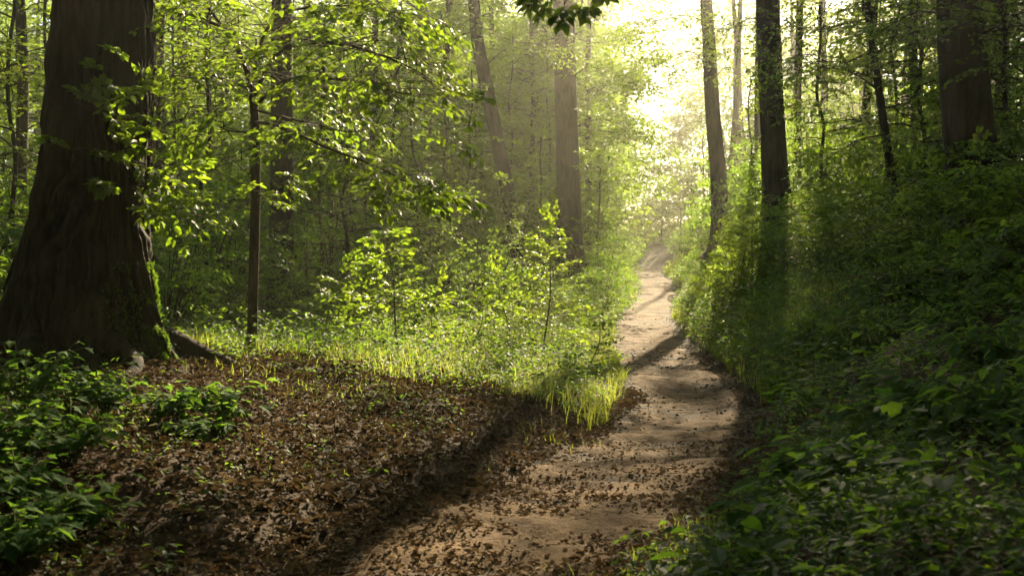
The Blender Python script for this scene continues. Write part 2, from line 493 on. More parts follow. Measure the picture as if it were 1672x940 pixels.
def trunk_mesh(mb, pts, rad, sides=20, rings=50, flare=.0, lobes=5, seed=0, rough=.03):
    """round trunk with root flare and an uneven, slightly fluted surface"""
    c = curve(pts, rings); t = np.linspace(0, 1, rings)
    r = np.interp(np.linspace(0, len(pts) - 1, rings), np.arange(len(pts)), rad)
    hgt = c[:, 2] - c[0, 2]
    a = np.arange(sides) / sides * 2 * np.pi
    A, Z = np.meshgrid(a, hgt)
    fl = flare * np.exp(-Z / (1.1 * rad[0] + .12)) * (1 + .55 * np.cos(A * lobes + seed) + .3 * np.cos(A * 3 + seed * 2.3))
    nz = (fbm(np.cos(A) * 3 + seed * 3.1 + 5, np.sin(A) * 3 + Z * .8, seed % 7, 3) - .5)
    rr = r[:, None] * (1 + fl + rough * 2 * nz)
    v = c[:, None, :] + rr[:, :, None] * np.stack([np.cos(A), np.sin(A), np.zeros_like(A)], -1)
    i = np.arange(rings - 1)[:, None] * sides; j = np.arange(sides)[None]; j2 = (j + 1) % sides
    q = np.stack([i + j, i + j2, i + sides + j2, i + sides + j], -1).reshape(-1, 4)
    mb.add(v, q, np.full(len(q), .5))
    return c


def finish_tree(name, base, label, wood, leaf, group=None, cat='tree', mbark=None, mleaf=None, extra=()):
    t = thing(name, base, label, cat, group)
    tr = link('trunk', wood.mesh('trunk', mbark or M_BARK, base), t)
    link('crown', leaf.mesh('crown', mleaf or M_LEAF, base, smooth=False), t)
    return t


# ------------------------------------------------------------------ ground and path
def axis(lo, hi, fine_lo, fine_hi, step, grow):
    a = list(np.arange(fine_lo, fine_hi, step)); s = step
    while a[-1] < hi: s *= grow; a.append(a[-1] + s)
    s = step; b = [a[0]]
    while b[-1] > lo: s *= grow; b.append(b[-1] - s)
    return np.array(b[::-1][:-1] + a)


gx = axis(-130, 130, -8, 11, .11, 1.07); gy = axis(-60, 150, 2.5, 26, .11, 1.03)
X, Y = np.meshgrid(gx, gy)
g = MB(); nx, ny = len(gx), len(gy)
gz = height(X, Y)
i = np.arange(ny - 1)[:, None] * nx; j = np.arange(nx - 1)[None]
quad = np.stack([i + j, i + j + 1, i + nx + j + 1, i + nx + j], -1).reshape(-1, 4)
g.add(np.stack([X, Y, gz], -1), quad)
setting('ground', g, M_SOIL)

# the path: a strip with ragged edges lying on the ground
pm = MB(); py_ = np.concatenate([np.arange(-4, 26, .05), np.arange(26, 75, .12)]); K = 33
wl = path_hw(py_) * (.93 + .34 * (fbm(py_ * .9, py_ * 0, 31) - .5) + .3 * (fbm(py_ * 4, py_ * 0, 33) - .5))
wr_ = path_hw(py_) * (.93 + .34 * (fbm(py_ * .9, py_ * 0 + 5, 35) - .5) + .3 * (fbm(py_ * 4, py_ * 0 + 5, 37) - .5))
u = np.linspace(-1, 1, K)
PX = path_x(py_)[:, None] + np.where(u[None] < 0, wl[:, None], wr_[:, None]) * u[None]; PY = np.repeat(py_[:, None], K, 1)
PZ = height(PX, PY) + .012 + .06 * (fbm(PX * 3, PY * 5, 41, 5) + .9 * fbm(PX * .9, PY * 2.4, 43, 2) - .95) * (1 - np.abs(u[None]) ** 6) - .03 * np.abs(u[None]) ** 8
i = np.arange(len(py_) - 1)[:, None] * K; j = np.arange(K - 1)[None]
pm.add(np.stack([PX, PY, PZ], -1), np.stack([i + j, i + j + 1, i + K + j + 1, i + K + j], -1).reshape(-1, 4))
setting('path', pm, M_PATH)

# ------------------------------------------------------------------ big dark oak at the left
def big_oak():
    d = 9.6; rng = np.random.default_rng(1)
    bx = (152 - 836) / F * d; base = np.array([bx, d, H(bx, d) - .12])
    prof = [(600, 128, 300), (560, 130, 262), (520, 133, 235), (470, 137, 212), (420, 141, 194), (350, 147, 172), (260, 156, 160), (150, 162, 156), (0, 168, 150)]
    pts = [P(cx, y, d) for y, cx, w in prof]; rad = [w / F * d / 2 for y, cx, w in prof]
    pts[0][2] = base[2] - .1
    top = pts[-1]
    for k, zz in enumerate((6, 9, 12.5, 16, 19)):
        pts.append(top + np.array([.05 * k, .05 * k, zz - top[2]])); rad.append([.43, .38, .30, .2, .08][k])
    wood = MB(); sides, rings = 260, 260
    c = curve(pts, rings); r = np.interp(np.linspace(0, len(pts) - 1, rings), np.arange(len(pts)), rad)
    h = c[:, 2] - base[2]; a = np.arange(sides) / sides * 2 * np.pi
    A, Z = np.meshgrid(a, h)
    fl = np.exp(-Z / .5)
    rr = r[:, None] * (1 + fl * (.16 * np.cos(A * 5 + .4) + .12 * np.cos(A * 8 + 2)) + .02 * np.cos(A * 3))
    warp = 2.2 * fbm(np.cos(A) * 2 + 4, Z * 1.5 + np.sin(A) * 2, 2)
    ridge = np.abs(((A * 25 / 6.2832 + warp + .6 * np.sin(Z * 2.3 + A * 4)) % 1) - .5) * 2
    brk = fbm(A * 9, Z * 7, 6, 3)
    rr = rr + .066 * (np.clip(ridge * 1.5, 0, 1) - .6) * (.4 + 1.1 * brk) + .02 * (brk - .5)
    v = c[:, None] + rr[..., None] * np.stack([np.cos(A), np.sin(A), 0 * A], -1)
    ii = np.arange(rings - 1)[:, None] * sides; jj = np.arange(sides)[None]; j2 = (jj + 1) % sides
    q = np.stack([ii + jj, ii + j2, ii + sides + j2, ii + sides + jj], -1).reshape(-1, 4)
    wood.add(v, q)
    leaf = MB()
    limbs(c, wood, leaf, 7.0, 18, 16, 4.5, rng, 22, .12, .9, 3.0, .16)
    t = thing('oak_tree', base, 'huge dark oak trunk with a flared mossy base left of the path', 'tree')
    link('trunk', wood.mesh('trunk', M_BARKB, base), t)
    link('crown', leaf.mesh('crown', M_LEAF, base, smooth=False), t)
    # surface roots running out from the foot
    for k, (ang, L) in enumerate(((-.05, 1.5), (-.9, 1.0), (-1.9, 1.1), (2.8, 1.3), (.7, 1.2))):
        rt = MB(); ts = np.linspace(0, 1, 14); rad0 = .78
        x = base[0] - .14 + np.cos(ang + .25 * np.sin(ts * 4)) * (rad0 * .62 + L * ts); y = d + np.sin(ang + .25 * np.sin(ts * 4)) * (rad0 * .62 + L * ts)
        z = height(x, y) + .26 * (1 - ts) ** 2.2 - .05 * ts
        rt.tube(np.c_[x, y, z], .13 * (1 - ts) ** .8 + .012, 10)
        link('root', rt.mesh('root', M_BARKB, base), t)
    # moss cushions on the sunny flank of the flare
    ms = MB(); nmo = 16000
    ang = rng.normal(-.12, .34, nmo); zz = rng.random(nmo) ** 1.6 * .95
    gi = np.clip(np.interp(zz + base[2], c[:, 2], np.arange(rings)), 0, rings - 1).astype(int); ai = ((ang % 6.2832) / 6.2832 * sides).astype(int) % sides
    pos = v[gi, ai] + rng.normal(0, .008, (nmo, 3)); out = np.c_[np.cos(ang), np.sin(ang), np.full(nmo, .4)]
    kk = fbm(ang * 5 + 9, zz * 3.0, 51, 3) > .43 + .14 * zz
    add_leaves(ms, LEAF_L, pos[kk], (out + rng.normal(0, .5, out.shape))[kk], rng.normal(0, 1, out.shape)[kk], rng.uniform(.012, .032, kk.sum()), rng.random(kk.sum()))
    o = link('moss', ms.mesh('moss', M_COVER, base, smooth=False), t)
    # leafy shoots growing straight out of the bark
    spec = [((150, 110), (190, 85), .25), ((120, 150), (150, 130), .45), ((120, 165), (215, 185), .5), ((175, 190), (225, 150), .35), ((110, 245), (150, 235), .4),
            ((185, 200), (240, 200), .4), ((200, 255), (260, 270), .5), ((170, 170), (215, 140), .45), ((150, 260), (215, 240), .4), ((215, 300), (350, 330), .75),
            ((225, 265), (315, 275), .55), ((220, 310), (320, 345), .6), ((140, 290), (185, 298), .35), ((170, 225), (210, 225), .3), ((225, 320), (290, 350), .5), ((160, 140), (215, 120), .4)]
    for (a0, b0, L) in spec:
        tw = MB(); lf = MB(); dd = d - .62
        p0 = P(*a0, dd + .12); p1 = P(*b0, dd - .1)
        dirv = (p1 - p0) / np.linalg.norm(p1 - p0)
        root = p0 + np.array([-.05, .28, -.05])
        tw.tube(np.array([root, p0]), [.010, .006], 5)
        n = 1 + int(L * 4)
        cs = p0 + np.linspace(0, .7, n)[:, None] * (p1 - p0) + rng.normal(0, .04, (n, 3))
        ds = np.tile(dirv, (n, 1)) + rng.normal(0, .4, (n, 3))
        place_sprays(lf, cs, ds, L * .75 * rng.uniform(.7, 1.1, n), .085, SPR_M, LEAF_N, rng, tw, .003)
        for q in cs: tw.tube(np.array([p0, q]), [.005, .003], 4)
        s = link('shoot', tw.mesh('shoot', M_TWIG, base), t)
        link('foliage', lf.mesh('foliage', M_LEAF, base, smooth=False), s)


big_oak()


# ------------------------------------------------------------------ the trunks one can tell apart
def named(prof, d, label, top=18, flare=.6, crown=(8.5, 17.5, 18, 4.2), seed=1, sides=22, lower=(), name='beech_tree', mbark=None, dpr=0, sink=.15, dens=7, leaf_len=None, strength=1):
    rng = np.random.default_rng(seed)
    pts = [P(cx, y, d + dpr * k) for k, (y, cx, w) in enumerate(prof)]; rad = [w / F * d / 2 for y, cx, w in prof]
    bx, by = pts[0][0], pts[0][1]; gz = H(bx, by)
    if gz < pts[0][2]:
        pts.insert(0, np.array([bx, by, gz - sink])); rad.insert(0, rad[0] * 1.05)
    else:
        pts[0][2] = min(pts[0][2], gz - sink)
    base = np.array([bx, by, gz])
    lean = (pts[-1] - pts[-2]) / (pts[-1][2] - pts[-2][2])
    z = pts[-1][2]; r = rad[-1]; p = pts[-1]
    for f in (.35, .7, 1):
        zz = z + (top - z) * f
        pts.append(p + lean * (zz - z) * .5 + np.array([0, 0, (zz - z) * .5 * (1 - 0)]) * 0 + np.array([lean[0] * (zz - z) * .0, 0, zz - z]))
        rad.append(r * (1 - .85 * f))
    pts = np.array(pts)
    wood, leaf = MB(), MB()
    c = trunk_mesh(wood, pts, rad, sides, 60, flare, 5, seed)
    if crown:
        limbs(c, wood, leaf, crown[0], crown[1], crown[2], crown[3], rng, max(d, 22), leaf_len or max(.1, .0042 * d), 1.0, dens, r * .35, strength)
    t = finish_tree(name, base, label, wood, leaf, mbark=mbark)
    for lo in lower: low_branch(t, base, rng=rng, **lo)
    return t, c


def low_branch(t, base, pts, n, width, spl, leaf, rng, r0=.02, lod='m', thin=0.0, droop=0.0, mleaf=None, tplo=None, tilt=.3):
    """one explicit low branch of a tree: a curved limb with leaf sprays to both sides"""
    pts = np.array([P(*q) for q in pts]); c = curve(pts, 14)
    br, lf = MB(), MB(); br.tube(c, np.linspace(r0, .004, 14), 6)
    k = rng.uniform(.12, 1, n); k[0] = 1; k = np.sort(k)
    idx = k * 12.99; i0 = idx.astype(int); fr = (idx - i0)[:, None]
    q = c[i0] * (1 - fr) + c[i0 + 1] * fr
    tg = np.gradient(c, axis=0)[i0]; tg /= np.linalg.norm(tg, axis=1)[:, None]
    sd = np.cross(tg, [0, 0, 1.]); sd /= np.linalg.norm(sd, axis=1)[:, None] + 1e-6
    sg = np.where(np.arange(n) % 2, 1, -1)[:, None]
    lat = rng.uniform(0, 1, (n, 1)) ** .8 * width * (1.15 - .8 * k[:, None]); lat[-1] = 0
    cc = q + sg * sd * lat + tg * lat * .5 + np.c_[np.zeros((n, 2)), rng.normal(0, .16 * width + .02, n) - droop * lat[:, 0]]
    dd = tg * .9 + sg * sd * .7 * (lat > 0) + np.array([0, 0, -.12]) + rng.normal(0, .22, (n, 3))
    if thin:
        m = keep_mask(cc, rng, thin); m[-1] = True; cc, dd, q = cc[m], dd[m], q[m]
    sp, tpl = LOD[lod]
    br.segs(q, cc, .006, .003)
    place_sprays(lf, cc, dd, spl * rng.uniform(.75, 1.2, len(cc)), leaf, sp, tplo or (LEAF_N if spl < .5 else tpl), rng, br, .0028, tilt=tilt)
    b = link('branch', br.mesh('branch', M_TWIG, base), t)
    link('foliage', lf.mesh('foliage', mleaf or M_LEAF, base, smooth=False), b)
    return b


# middle trunk left of the path, with its low sprays over the path
named([(452, 934, 50), (430, 933, 42), (380, 931, 39), (300, 928, 38), (200, 925, 37), (100, 922, 36), (0, 920, 34)], 34,
      'straight grey trunk nearest the left edge of the sunlit path', crown=(8.6, 18, 18, 4.2), seed=3,
      lower=[dict(pts=[(940, 208, 34), (975, 195, 33.5), (1020, 205, 33), (1062, 222, 32.5)], n=50, width=1.2*1.1, spl=.85, leaf=.13, thin=.1),
             dict(pts=[(945, 300, 34), (975, 288, 33.5), (1020, 285, 33), (1072, 290, 32)], n=44, width=1.2*1.0, spl=.8, leaf=.13, thin=.1),
             dict(pts=[(930, 130, 34), (960, 110, 33), (1000, 120, 32.5), (1045, 135, 32)], n=56, width=1.2*1.2, spl=.85, leaf=.13, thin=.1),
             dict(pts=[(915, 60, 34), (880, 70, 33), (850, 85, 32)], n=16, width=.9, spl=.85, leaf=.13, thin=.1),
             dict(pts=[(930, 60, 34), (975, 70, 33), (1030, 60, 32)], n=44, width=1.2*1.2, spl=.85, leaf=.13, thin=.1)])
# leaning trunk
named([(470, 858, 28), (440, 850, 27), (380, 841, 26), (300, 826, 24), (200, 806, 23), (100, 786, 21), (20, 775, 20)], 31,
      'slender trunk leaning to the left in the shady thicket', crown=(8.5, 17, 16, 3.8), seed=4, flare=.15,
      lower=[dict(pts=[(800, 170, 31), (760, 140, 29), (720, 150, 27)], n=16, width=1.0, spl=.8, leaf=.11),
             dict(pts=[(790, 110, 31), (830, 80, 30), (880, 85, 29)], n=18, width=1.2, spl=.8, leaf=.11)])
# far hazy trunk
named([(440, 715, 27), (260, 706, 23), (150, 700, 20), (40, 690, 18)], 46, 'far grey trunk fading in the haze between big oak and leaning trunk', crown=(9, 20, 18, 5), seed=5, top=20)
# pale curved trunk right of the path
named([(414, 1172, 36), (400, 1174, 29), (340, 1175, 27), (270, 1172, 26), (200, 1165, 25), (120, 1160, 23), (60, 1157, 21), (0, 1153, 20)], 33,
      'slim pale curved trunk on the bank right of the path', crown=(9, 19, 18, 4.5), seed=6, top=19,
      lower=[dict(pts=[(1155, 110, 33), (1130, 85, 31), (1095, 95, 29), (1050, 120, 28)], n=56, width=1.2, spl=.8, leaf=.11),
             dict(pts=[(1155, 40, 33), (1120, 25, 31), (1070, 40, 29), (1030, 70, 28)], n=50, width=1.2, spl=.8, leaf=.11),
             dict(pts=[(1160, 60, 33), (1190, 40, 31), (1225, 50, 30)], n=18, width=1.0, spl=.8, leaf=.11),
             dict(pts=[(1160, 140, 33), (1185, 110, 32), (1215, 125, 31)], n=14, width=1.0, spl=.7, leaf=.11)])
# dark flared trunk right
named([(385, 1280, 74), (372, 1278, 60), (350, 1273, 50), (300, 1266, 43), (220, 1262, 40), (100, 1257, 38), (0, 1254, 37)], 24,
      'dark straight trunk with a spreading foot on the right bank', crown=(8.0, 18, 24, 5), seed=8, flare=.3,
      lower=[dict(pts=[(1270, 110, 24), (1310, 90, 22.5), (1370, 95, 21)], n=26, width=1.1, spl=.7, leaf=.095),
             dict(pts=[(1262, 210, 23.7), (1262, 170, 23.2), (1290, 150, 22.6)], n=9, width=.35, spl=.4, leaf=.08),
             dict(pts=[(1258, 190, 23.7), (1285, 175, 23), (1320, 165, 22)], n=12, width=.5, spl=.5, leaf=.085),
             dict(pts=[(1275, 50, 24), (1230, 30, 22.5), (1190, 50, 21)], n=18, width=1.0, spl=.7, leaf=.095)])
# big dark trunk far right
named([(420, 1597, 108), (390, 1594, 98), (300, 1588, 86), (200, 1580, 78), (100, 1573, 74), (0, 1567, 70)], 14,
      'broad dark trunk standing at the right end of the bank', crown=(6.5, 17, 24, 5), seed=9, sides=40, flare=.25, mbark=M_BARKB, name='oak_tree',
      lower=[dict(pts=[(1560, 30, 14), (1500, 20, 13), (1440, 50, 12)], n=18, width=.8, spl=.55, leaf=.09),
             dict(pts=[(1600, 60, 14), (1640, 40, 13), (1690, 60, 12.5)], n=18, width=.9, spl=.55, leaf=.09)])
# trunk behind the slender tree
named([(548, 456, 56), (530, 457, 46), (440, 459, 40), (300, 460, 38), (200, 460, 36), (80, 460, 35)], 20.5,
      'dark trunk just behind the slender young tree left of centre', crown=(8, 17, 16, 4), seed=12, flare=.3,
      lower=[dict(pts=[(462, 90, 20.5), (510, 60, 19), (570, 70, 18)], n=16, width=.9, spl=.6, leaf=.09)])
# thin dark sapling on the right bank
named([(372, 1467, 17), (340, 1464, 14), (250, 1450, 14), (160, 1437, 13), (80, 1425, 12), (0, 1416, 11)], 17.5,
      'thin dark leaning sapling stem on the right bank', crown=(4.2, 9, 14, 2.2), top=9.5, seed=14, flare=.2, sides=12, name='sapling', dens=4,
      lower=[dict(pts=[(1437, 150, 17.5), (1390, 118, 16.5), (1340, 110, 15.5)], n=20, width=.9, spl=.55, leaf=.085),
             dict(pts=[(1428, 90, 17.5), (1470, 60, 16.5), (1530, 45, 15.5)], n=20, width=.9, spl=.55, leaf=.085),
             dict(pts=[(1420, 30, 17.5), (1380, 40, 16.5), (1330, 50, 15.5)], n=20, width=.9, spl=.55, leaf=.085),
             dict(pts=[(1445, 220, 17.5), (1400, 230, 16.8), (1350, 260, 16)], n=14, width=.7, spl=.5, leaf=.085)])


# slender young tree at the left with long arching boughs
def slender():
    d = 11.3; rng = np.random.default_rng(21)
    t, c = named([(556, 411, 20), (545, 412, 17), (450, 414, 16.5), (330, 417, 16), (210, 417, 14.5), (150, 411, 13), (100, 398, 10), (40, 360, 7), (0, 335, 5)], d,
                 'slender young tree with long arching boughs left of centre', top=5.6, crown=None, seed=20, sides=14, flare=.25, name='young_maple', mbark=M_TWIG)
    base = np.array(t.location)
    L = dict(rng=rng, leaf=.095, lod='m')
    low_branch(t, base, [(417, 200, d), (455, 205, 10.6), (530, 240, 9.8), (610, 270, 9.2), (665, 298, 8.9), (705, 315, 8.7)], 30, .42, .36, .080, rng, .022, 'm', droop=.15)
    low_branch(t, base, [(413, 160, d), (455, 85, 10.4), (540, 70, 9.3), (620, 90, 8.6), (680, 115, 8.2)], 46, .95, .42, .066, rng, .026, 'm', droop=.1, thin=.8)
    low_branch(t, base, [(414, 175, d), (470, 130, 10.2), (560, 130, 9.0), (620, 145, 8.5), (670, 155, 8.2)], 38, .8, .42, .066, rng, .024, 'm', droop=.12, thin=.8)
    low_branch(t, base, [(414, 150, d), (370, 130, 10.8), (320, 128, 10.2), (265, 120, 9.8)], 24, .6, .40, .066, rng, .02, 'm')
    low_branch(t, base, [(405, 120, d), (380, 60, 10.8), (330, 30, 10.3), (270, 20, 10)], 30, .7, .45, .075, rng, .02, 'm')
    low_branch(t, base, [(410, 140, d), (430, 60, 10.6), (470, 20, 10), (560, 10, 9.3), (640, 20, 8.6)], 42, .9, .45, .075, rng, .022, 'm', thin=.6)
    low_branch(t, base, [(417, 215, d), (380, 215, 10.9), (345, 205, 10.5), (320, 225, 10.2)], 12, .4, .33, .08, rng, .012, 'm')
    low_branch(t, base, [(417, 180, d), (500, 200, 10.8), (570, 215, 10.4), (640, 200, 10)], 16, .5, .40, .08, rng, .014, 'm')
    low_branch(t, base, [(416, 330, d), (440, 305, 11), (470, 300, 10.8)], 6, .25, .25, .07, rng, .008, 'm')


slender()


# ------------------------------------------------------------------ further trees
GREG = {'l': ('tall trees in the hazy wood left of the path', 'tall tree with hazy green crown deep in the wood left of the path'),
        'r': ('tall trees in the sunny wood right of the path', 'tall tree with sunlit crown deep in the wood right of the path'),
        'c': ('pale trees beyond the end of the path', 'pale tree dissolving in bright haze beyond the end of the path')}


def forest_tree(px, d, Ht, z0, R, r0, seed, nl, reg, leaf_k=1.0, dens=3.0, strength=1.0, spl=None, name='beech_tree', label=None, group=None, at=None):
    rng = np.random.default_rng(seed)
    x = (px - 836) / F * d
    if at: x, d = at
    zb = H(x, d); base = np.array([x, d, zb])
    lean = rng.normal(0, .03, 2)
    zs = np.linspace(0, Ht, 8)
    pts = base + np.c_[lean[0] * zs + rng.normal(0, .05, 8), lean[1] * zs + rng.normal(0, .05, 8), zs - .1]
    rad = np.interp(zs / Ht, [0, .1, .6, 1], [r0 * 1.15, r0, r0 * .7, .03])
    wood, leaf = MB(), MB()
    c = trunk_mesh(wood, pts, rad, 10 if d > 35 else 14, 30, .35, 5, seed)
    limbs(c, wood, leaf, zb + z0, zb + Ht * .97, nl, R, rng, d, max(.088, .0047 * d) * leaf_k, spl or max(.8, .024 * d), dens, max(.018, r0 * .22), strength)
    g, l = GREG[reg] if label is None else (group, label)
    return finish_tree(name, base, l, wood, leaf, group=g)


sd = 500
# tall trees: left wood
for px, d, r0 in [(30, 26, .16), (120, 38, .22), (262, 30, .2), (300, 42, .24), (235, 55, .25), (360, 48, .2), (500, 40, .2), (560, 55, .25), (600, 36, .15), (640, 62, .28), (725, 38, .12),
                  (745, 58, .25), (800, 50, .2), (868, 44, .14), (890, 60, .25), (945, 52, .2), (-60, 33, .25), (-150, 45, .3), (-30, 55, .3), (60, 66, .3), (170, 75, .3), (420, 70, .3), (700, 78, .3), (820, 75, .3), (520, 82, .3), (915, 82, .3), (960, 72, .25), (930, 66, .22), (962, 48, .16), (310, 85, .3)]:
    forest_tree(px, d, 16 + 5 * RNG.random(), 1.3 + 1.5 * RNG.random(), 4.8 + RNG.random(), r0, sd, 40, 'l', strength=.9 if px > 850 else 1.0, dens=8 if d < 34 else 10); sd += 1
# tall trees: right wood
for px, d, r0 in [(1240, 42, .15), (1222, 55, .2), (1300, 36, .16), (1345, 48, .22), (1395, 30, .14), (1497, 27, .13), (1528, 30, .13), (1470, 40, .2), (1640, 24, .18), (1700, 30, .22), (1610, 38, .25), (1560, 50, .25), (1420, 58, .28), (1300, 65, .28), (1800, 24, .3), (1760, 42, .3), (1690, 55, .3), (1500, 70, .3), (1200, 74, .25), (1380, 80, .3), (1165, 66, .22), (1165, 86, .25), (1190, 50, .18), (1260, 88, .3)]:
    forest_tree(px, d, 16 + 5 * RNG.random(), 1.6 + 1.5 * RNG.random(), 4.8 + RNG.random(), r0, sd, 36, 'r', strength=1.0 if px == 1165 or px < 1195 and d < 52 else .85 if px < 1200 else 1.0, dens=8 if d < 34 else 10); sd += 1
# trees of the same wood standing beside and behind the camera: their crowns close the sky overhead
for k, (x, y) in enumerate([(-6, 1), (5.5, -1), (-4, -6), (4, -8), (-10, -3), (10, -4), (0, -13), (-9, -12), (9, -13), (-14, 5), (12, 4), (-17, -6), (16, -9), (-7.5, 6.5), (8.5, 7.5)]):
    forest_tree(836, 10, 17, 5.5, 5.5, .3, sd, 26, 'l', dens=10, strength=.2, label='tall tree standing beside the viewer outside the frame', group='trees around the viewer', at=(x, y), leaf_k=3.2, spl=1.5); sd += 1


def top_bough(t):
    """the low bough of the tree to the right of the camera, whose tip hangs into the picture"""
    del t['group']; t['label'] = 'tree whose dark leafy bough tip hangs in at the top edge before the middle trunk'
    rng = np.random.default_rng(31); base = np.array(t.location); hub = P(985, -60, 6.4)
    br = MB(); br.tube(curve([[base[0], base[1], 5.6], [6.2, 7.3, 5.9], [3.6, 6.9, 5.2], [1.8, 6.6, 4.3], hub], 20), np.linspace(.06, .012, 20), 7)
    link('branch', br.mesh('branch', M_TWIG, base), t)
    for pts, n in (([(985, -60, 6.4), (935, -30, 6.1), (908, -12, 5.9), (900, 4, 5.8)], 3), ([(985, -60, 6.4), (958, -16, 6.1), (950, 2, 5.9)], 2), ([(985, -60, 6.4), (930, -20, 6.0), (922, 2, 5.8)], 2), ([(985, -60, 6.4), (900, -30, 6.0), (880, -12, 5.9)], 2)):
        low_branch(t, base, pts, n, .06, .13, .07, rng, .007, 'm', droop=.3, tplo=LEAF_N)


top_bough([o for o in COL.objects if o.parent is None and o.name.startswith('beech_tree') and abs(o.location.x - 8.5) < .01 and abs(o.location.y - 7.5) < .01][0])
for px, d in ((1268, 37), (1600, 33)):  # extra trees out of sight behind nearer trunks, added to shade the near bank
    forest_tree(px, d, 19, 9.5, 5.5, .22, sd, 40, 'r', dens=9, strength=1.0, label='added tree hidden behind a nearer trunk to shade the right bank', group='added shade trees hidden behind trunks of the right bank'); sd += 1
# lower pale trees where the path runs out into the light
for px, d, Ht in [(985, 68, 7.0), (1005, 82, 5.0), (1080, 96, 4.0), (1130, 72, 6.0), (1150, 60, 6.5), (960, 60, 8.5), (1112, 88, 4.5), (1160, 84, 9)]:
    forest_tree(px, d, Ht, .5, 2.6, .09, sd, 20 if Ht < 12 else 30, 'c', strength=.8 if Ht < 12 else .3, dens=4.5); sd += 1
# small understorey trees
UND = [(285, 26, 7.5, 'l'), (345, 32, 8.5, 'l'), (470, 34, 8.5, 'l'), (540, 29, 7, 'l'), (625, 24, 5.5, 'l'), (660, 37, 9, 'l'), (730, 30, 7, 'l'), (770, 42, 9, 'l'), (830, 40, 8, 'l'), (900, 46, 9, 'l'), (-10, 27, 8, 'l'), (45, 33, 9, 'l'), (590, 45, 10, 'l'), (945, 50, 8, 'l'), (960, 56, 7, 'l'), (985, 62, 5.5, 'l'), (1270, 46, 8, 'r'), (1340, 38, 8, 'r'), (1440, 33, 8, 'r'), (1540, 40, 9, 'r'), (1650, 32, 8, 'r'),
       (255, 16, 4.2, 'l'), (330, 19, 5.0, 'l'), (520, 24, 5.5, 'l'), (600, 30, 6, 'l'), (690, 26, 4.4, 'l'), (760, 34, 6, 'l'), (560, 19, 3.6, 'l'), (20, 17, 5.5, 'l'), (-70, 15, 6, 'l'), (70, 21, 6, 'l'), (200, 24, 6, 'l'), (400, 28, 6, 'l'), (880, 36, 4.5, 'l'), (975, 38, 3.8, 'l'),
       (1345, 24, 4.4, 'r'), (1520, 18, 4.4, 'r'), (1455, 24, 5, 'r'), (1640, 16, 4.6, 'r'), (1720, 14, 5, 'r'), (1220, 38, 5.4, 'r'), (1300, 30, 5.5, 'r'), (1590, 22, 5.5, 'r'), (1185, 52, 5, 'r')]
for px, d, Ht, rg in UND:
    if rg == 'l': lb, gp = 'small leafy understorey tree in the shady thicket left of the path', 'understorey trees left of the path'
    else: lb, gp = 'small leafy understorey tree on the bank right of the path', 'understorey trees on the right bank'
    forest_tree(px, d, Ht * 1.15, .5, 2.3, .045, sd, 22, rg, dens=5.0, strength=.8, spl=.8, name='understorey_tree', label=lb, group=gp); sd += 1

# the far wood that closes the view
fw = MB(); r = np.random.default_rng(77)
n = 34000
ang = r.uniform(-.75, .75, n); dist = r.uniform(95, 125, n)
px_ = ang * F + 836; x = np.tan(ang) * dist; gap = np.exp(-((px_ - 1062) / 36.0) ** 2)
zz = r.random(n) ** 1.1 * (30 - 25.5 * gap) + 1.0
c = np.c_[x, dist, zz]; dd = r.normal(0, 1, (n, 3)) * np.array([1, 1, .3])
k = keep_mask(c, r, .15)
place_sprays(fw, c[k], dd[k], 2.6, .42, SPR_L, LEAF_L, r)
for q in range(60):
    a = r.uniform(-.6, .6); D = r.uniform(95, 120)
    if abs(a * F + 836 - 1062) < 60: continue
    fw.tube([[math.tan(a) * D, D, 0], [math.tan(a) * D + .3, D, 18]], [.3, .15], 6)
# the wood goes on all round, beside and behind the camera too
n = 24000; a = r.uniform(math.radians(33), math.radians(327), n); D = r.uniform(20, 52, n); c = np.c_[np.sin(a) * D, np.cos(a) * D, r.random(n) ** .9 * 20 + .5]
side = np.abs(((a + np.pi) % (2 * np.pi)) - np.pi) < math.radians(70)
k = ~side | keep_mask(c, r, .9)
place_sprays(fw, c[k], (r.normal(0, 1, (n, 3)) * np.array([1, 1, .3]))[k], 2.4, .40, SPR_L, LEAF_L, r)
setting('far_woods', fw, M_LEAF, 'stuff', 'hazy mass of distant trees closing off the forest', 'woods', smooth=False)


# ------------------------------------------------------------------ shrubs (shared shapes, each one an object)
def shrub_shape(seed, n, leaf, spl, lod, tall=1.0, spread=1.0):
    rng = np.random.default_rng(seed); st, lf = MB(), MB()
    u = rng.random(n) ** .45; a = rng.uniform(0, 6.28, n); el = np.arcsin(rng.uniform(.02, 1, n))
    lump = .75 + .5 * fbm(np.cos(a) * 1.3 + 7, np.sin(a) * 1.3 + el * 2 + 3, seed % 9, 2)
    c = np.c_[np.cos(a) * np.cos(el) * u * spread * lump, np.sin(a) * np.cos(el) * u * spread * lump, (.06 + np.sin(el) * u) * tall * lump]
    d = np.c_[np.cos(a), np.sin(a), .25 * np.sin(el) * tall] + rng.normal(0, .35, (n, 3))
    k = rng.random(n) < .16
    s0 = np.c_[c[:, 0] * .25, c[:, 1] * .25, c[:, 2] * .3]
    sp, tpl = LOD[lod]
    place_sprays(lf, c - d * spl * .4, d, spl * rng.uniform(.7, 1.2, n), leaf, sp, tpl, rng, st if lod == 'nm' else None, .0022)
    st.segs(s0[k], c[k], .008, .004)
    for q in range(7):
        b = rng.uniform(0, 6.28); e = np.array([math.cos(b) * .45 * spread, math.sin(b) * .45 * spread, .75 * tall])
        st.tube(curve([[math.cos(b) * .04, math.sin(b) * .04, -.12], e * .45 + [0, 0, .08], e], 6), np.linspace(.013, .004, 6), 5)
    return st, lf


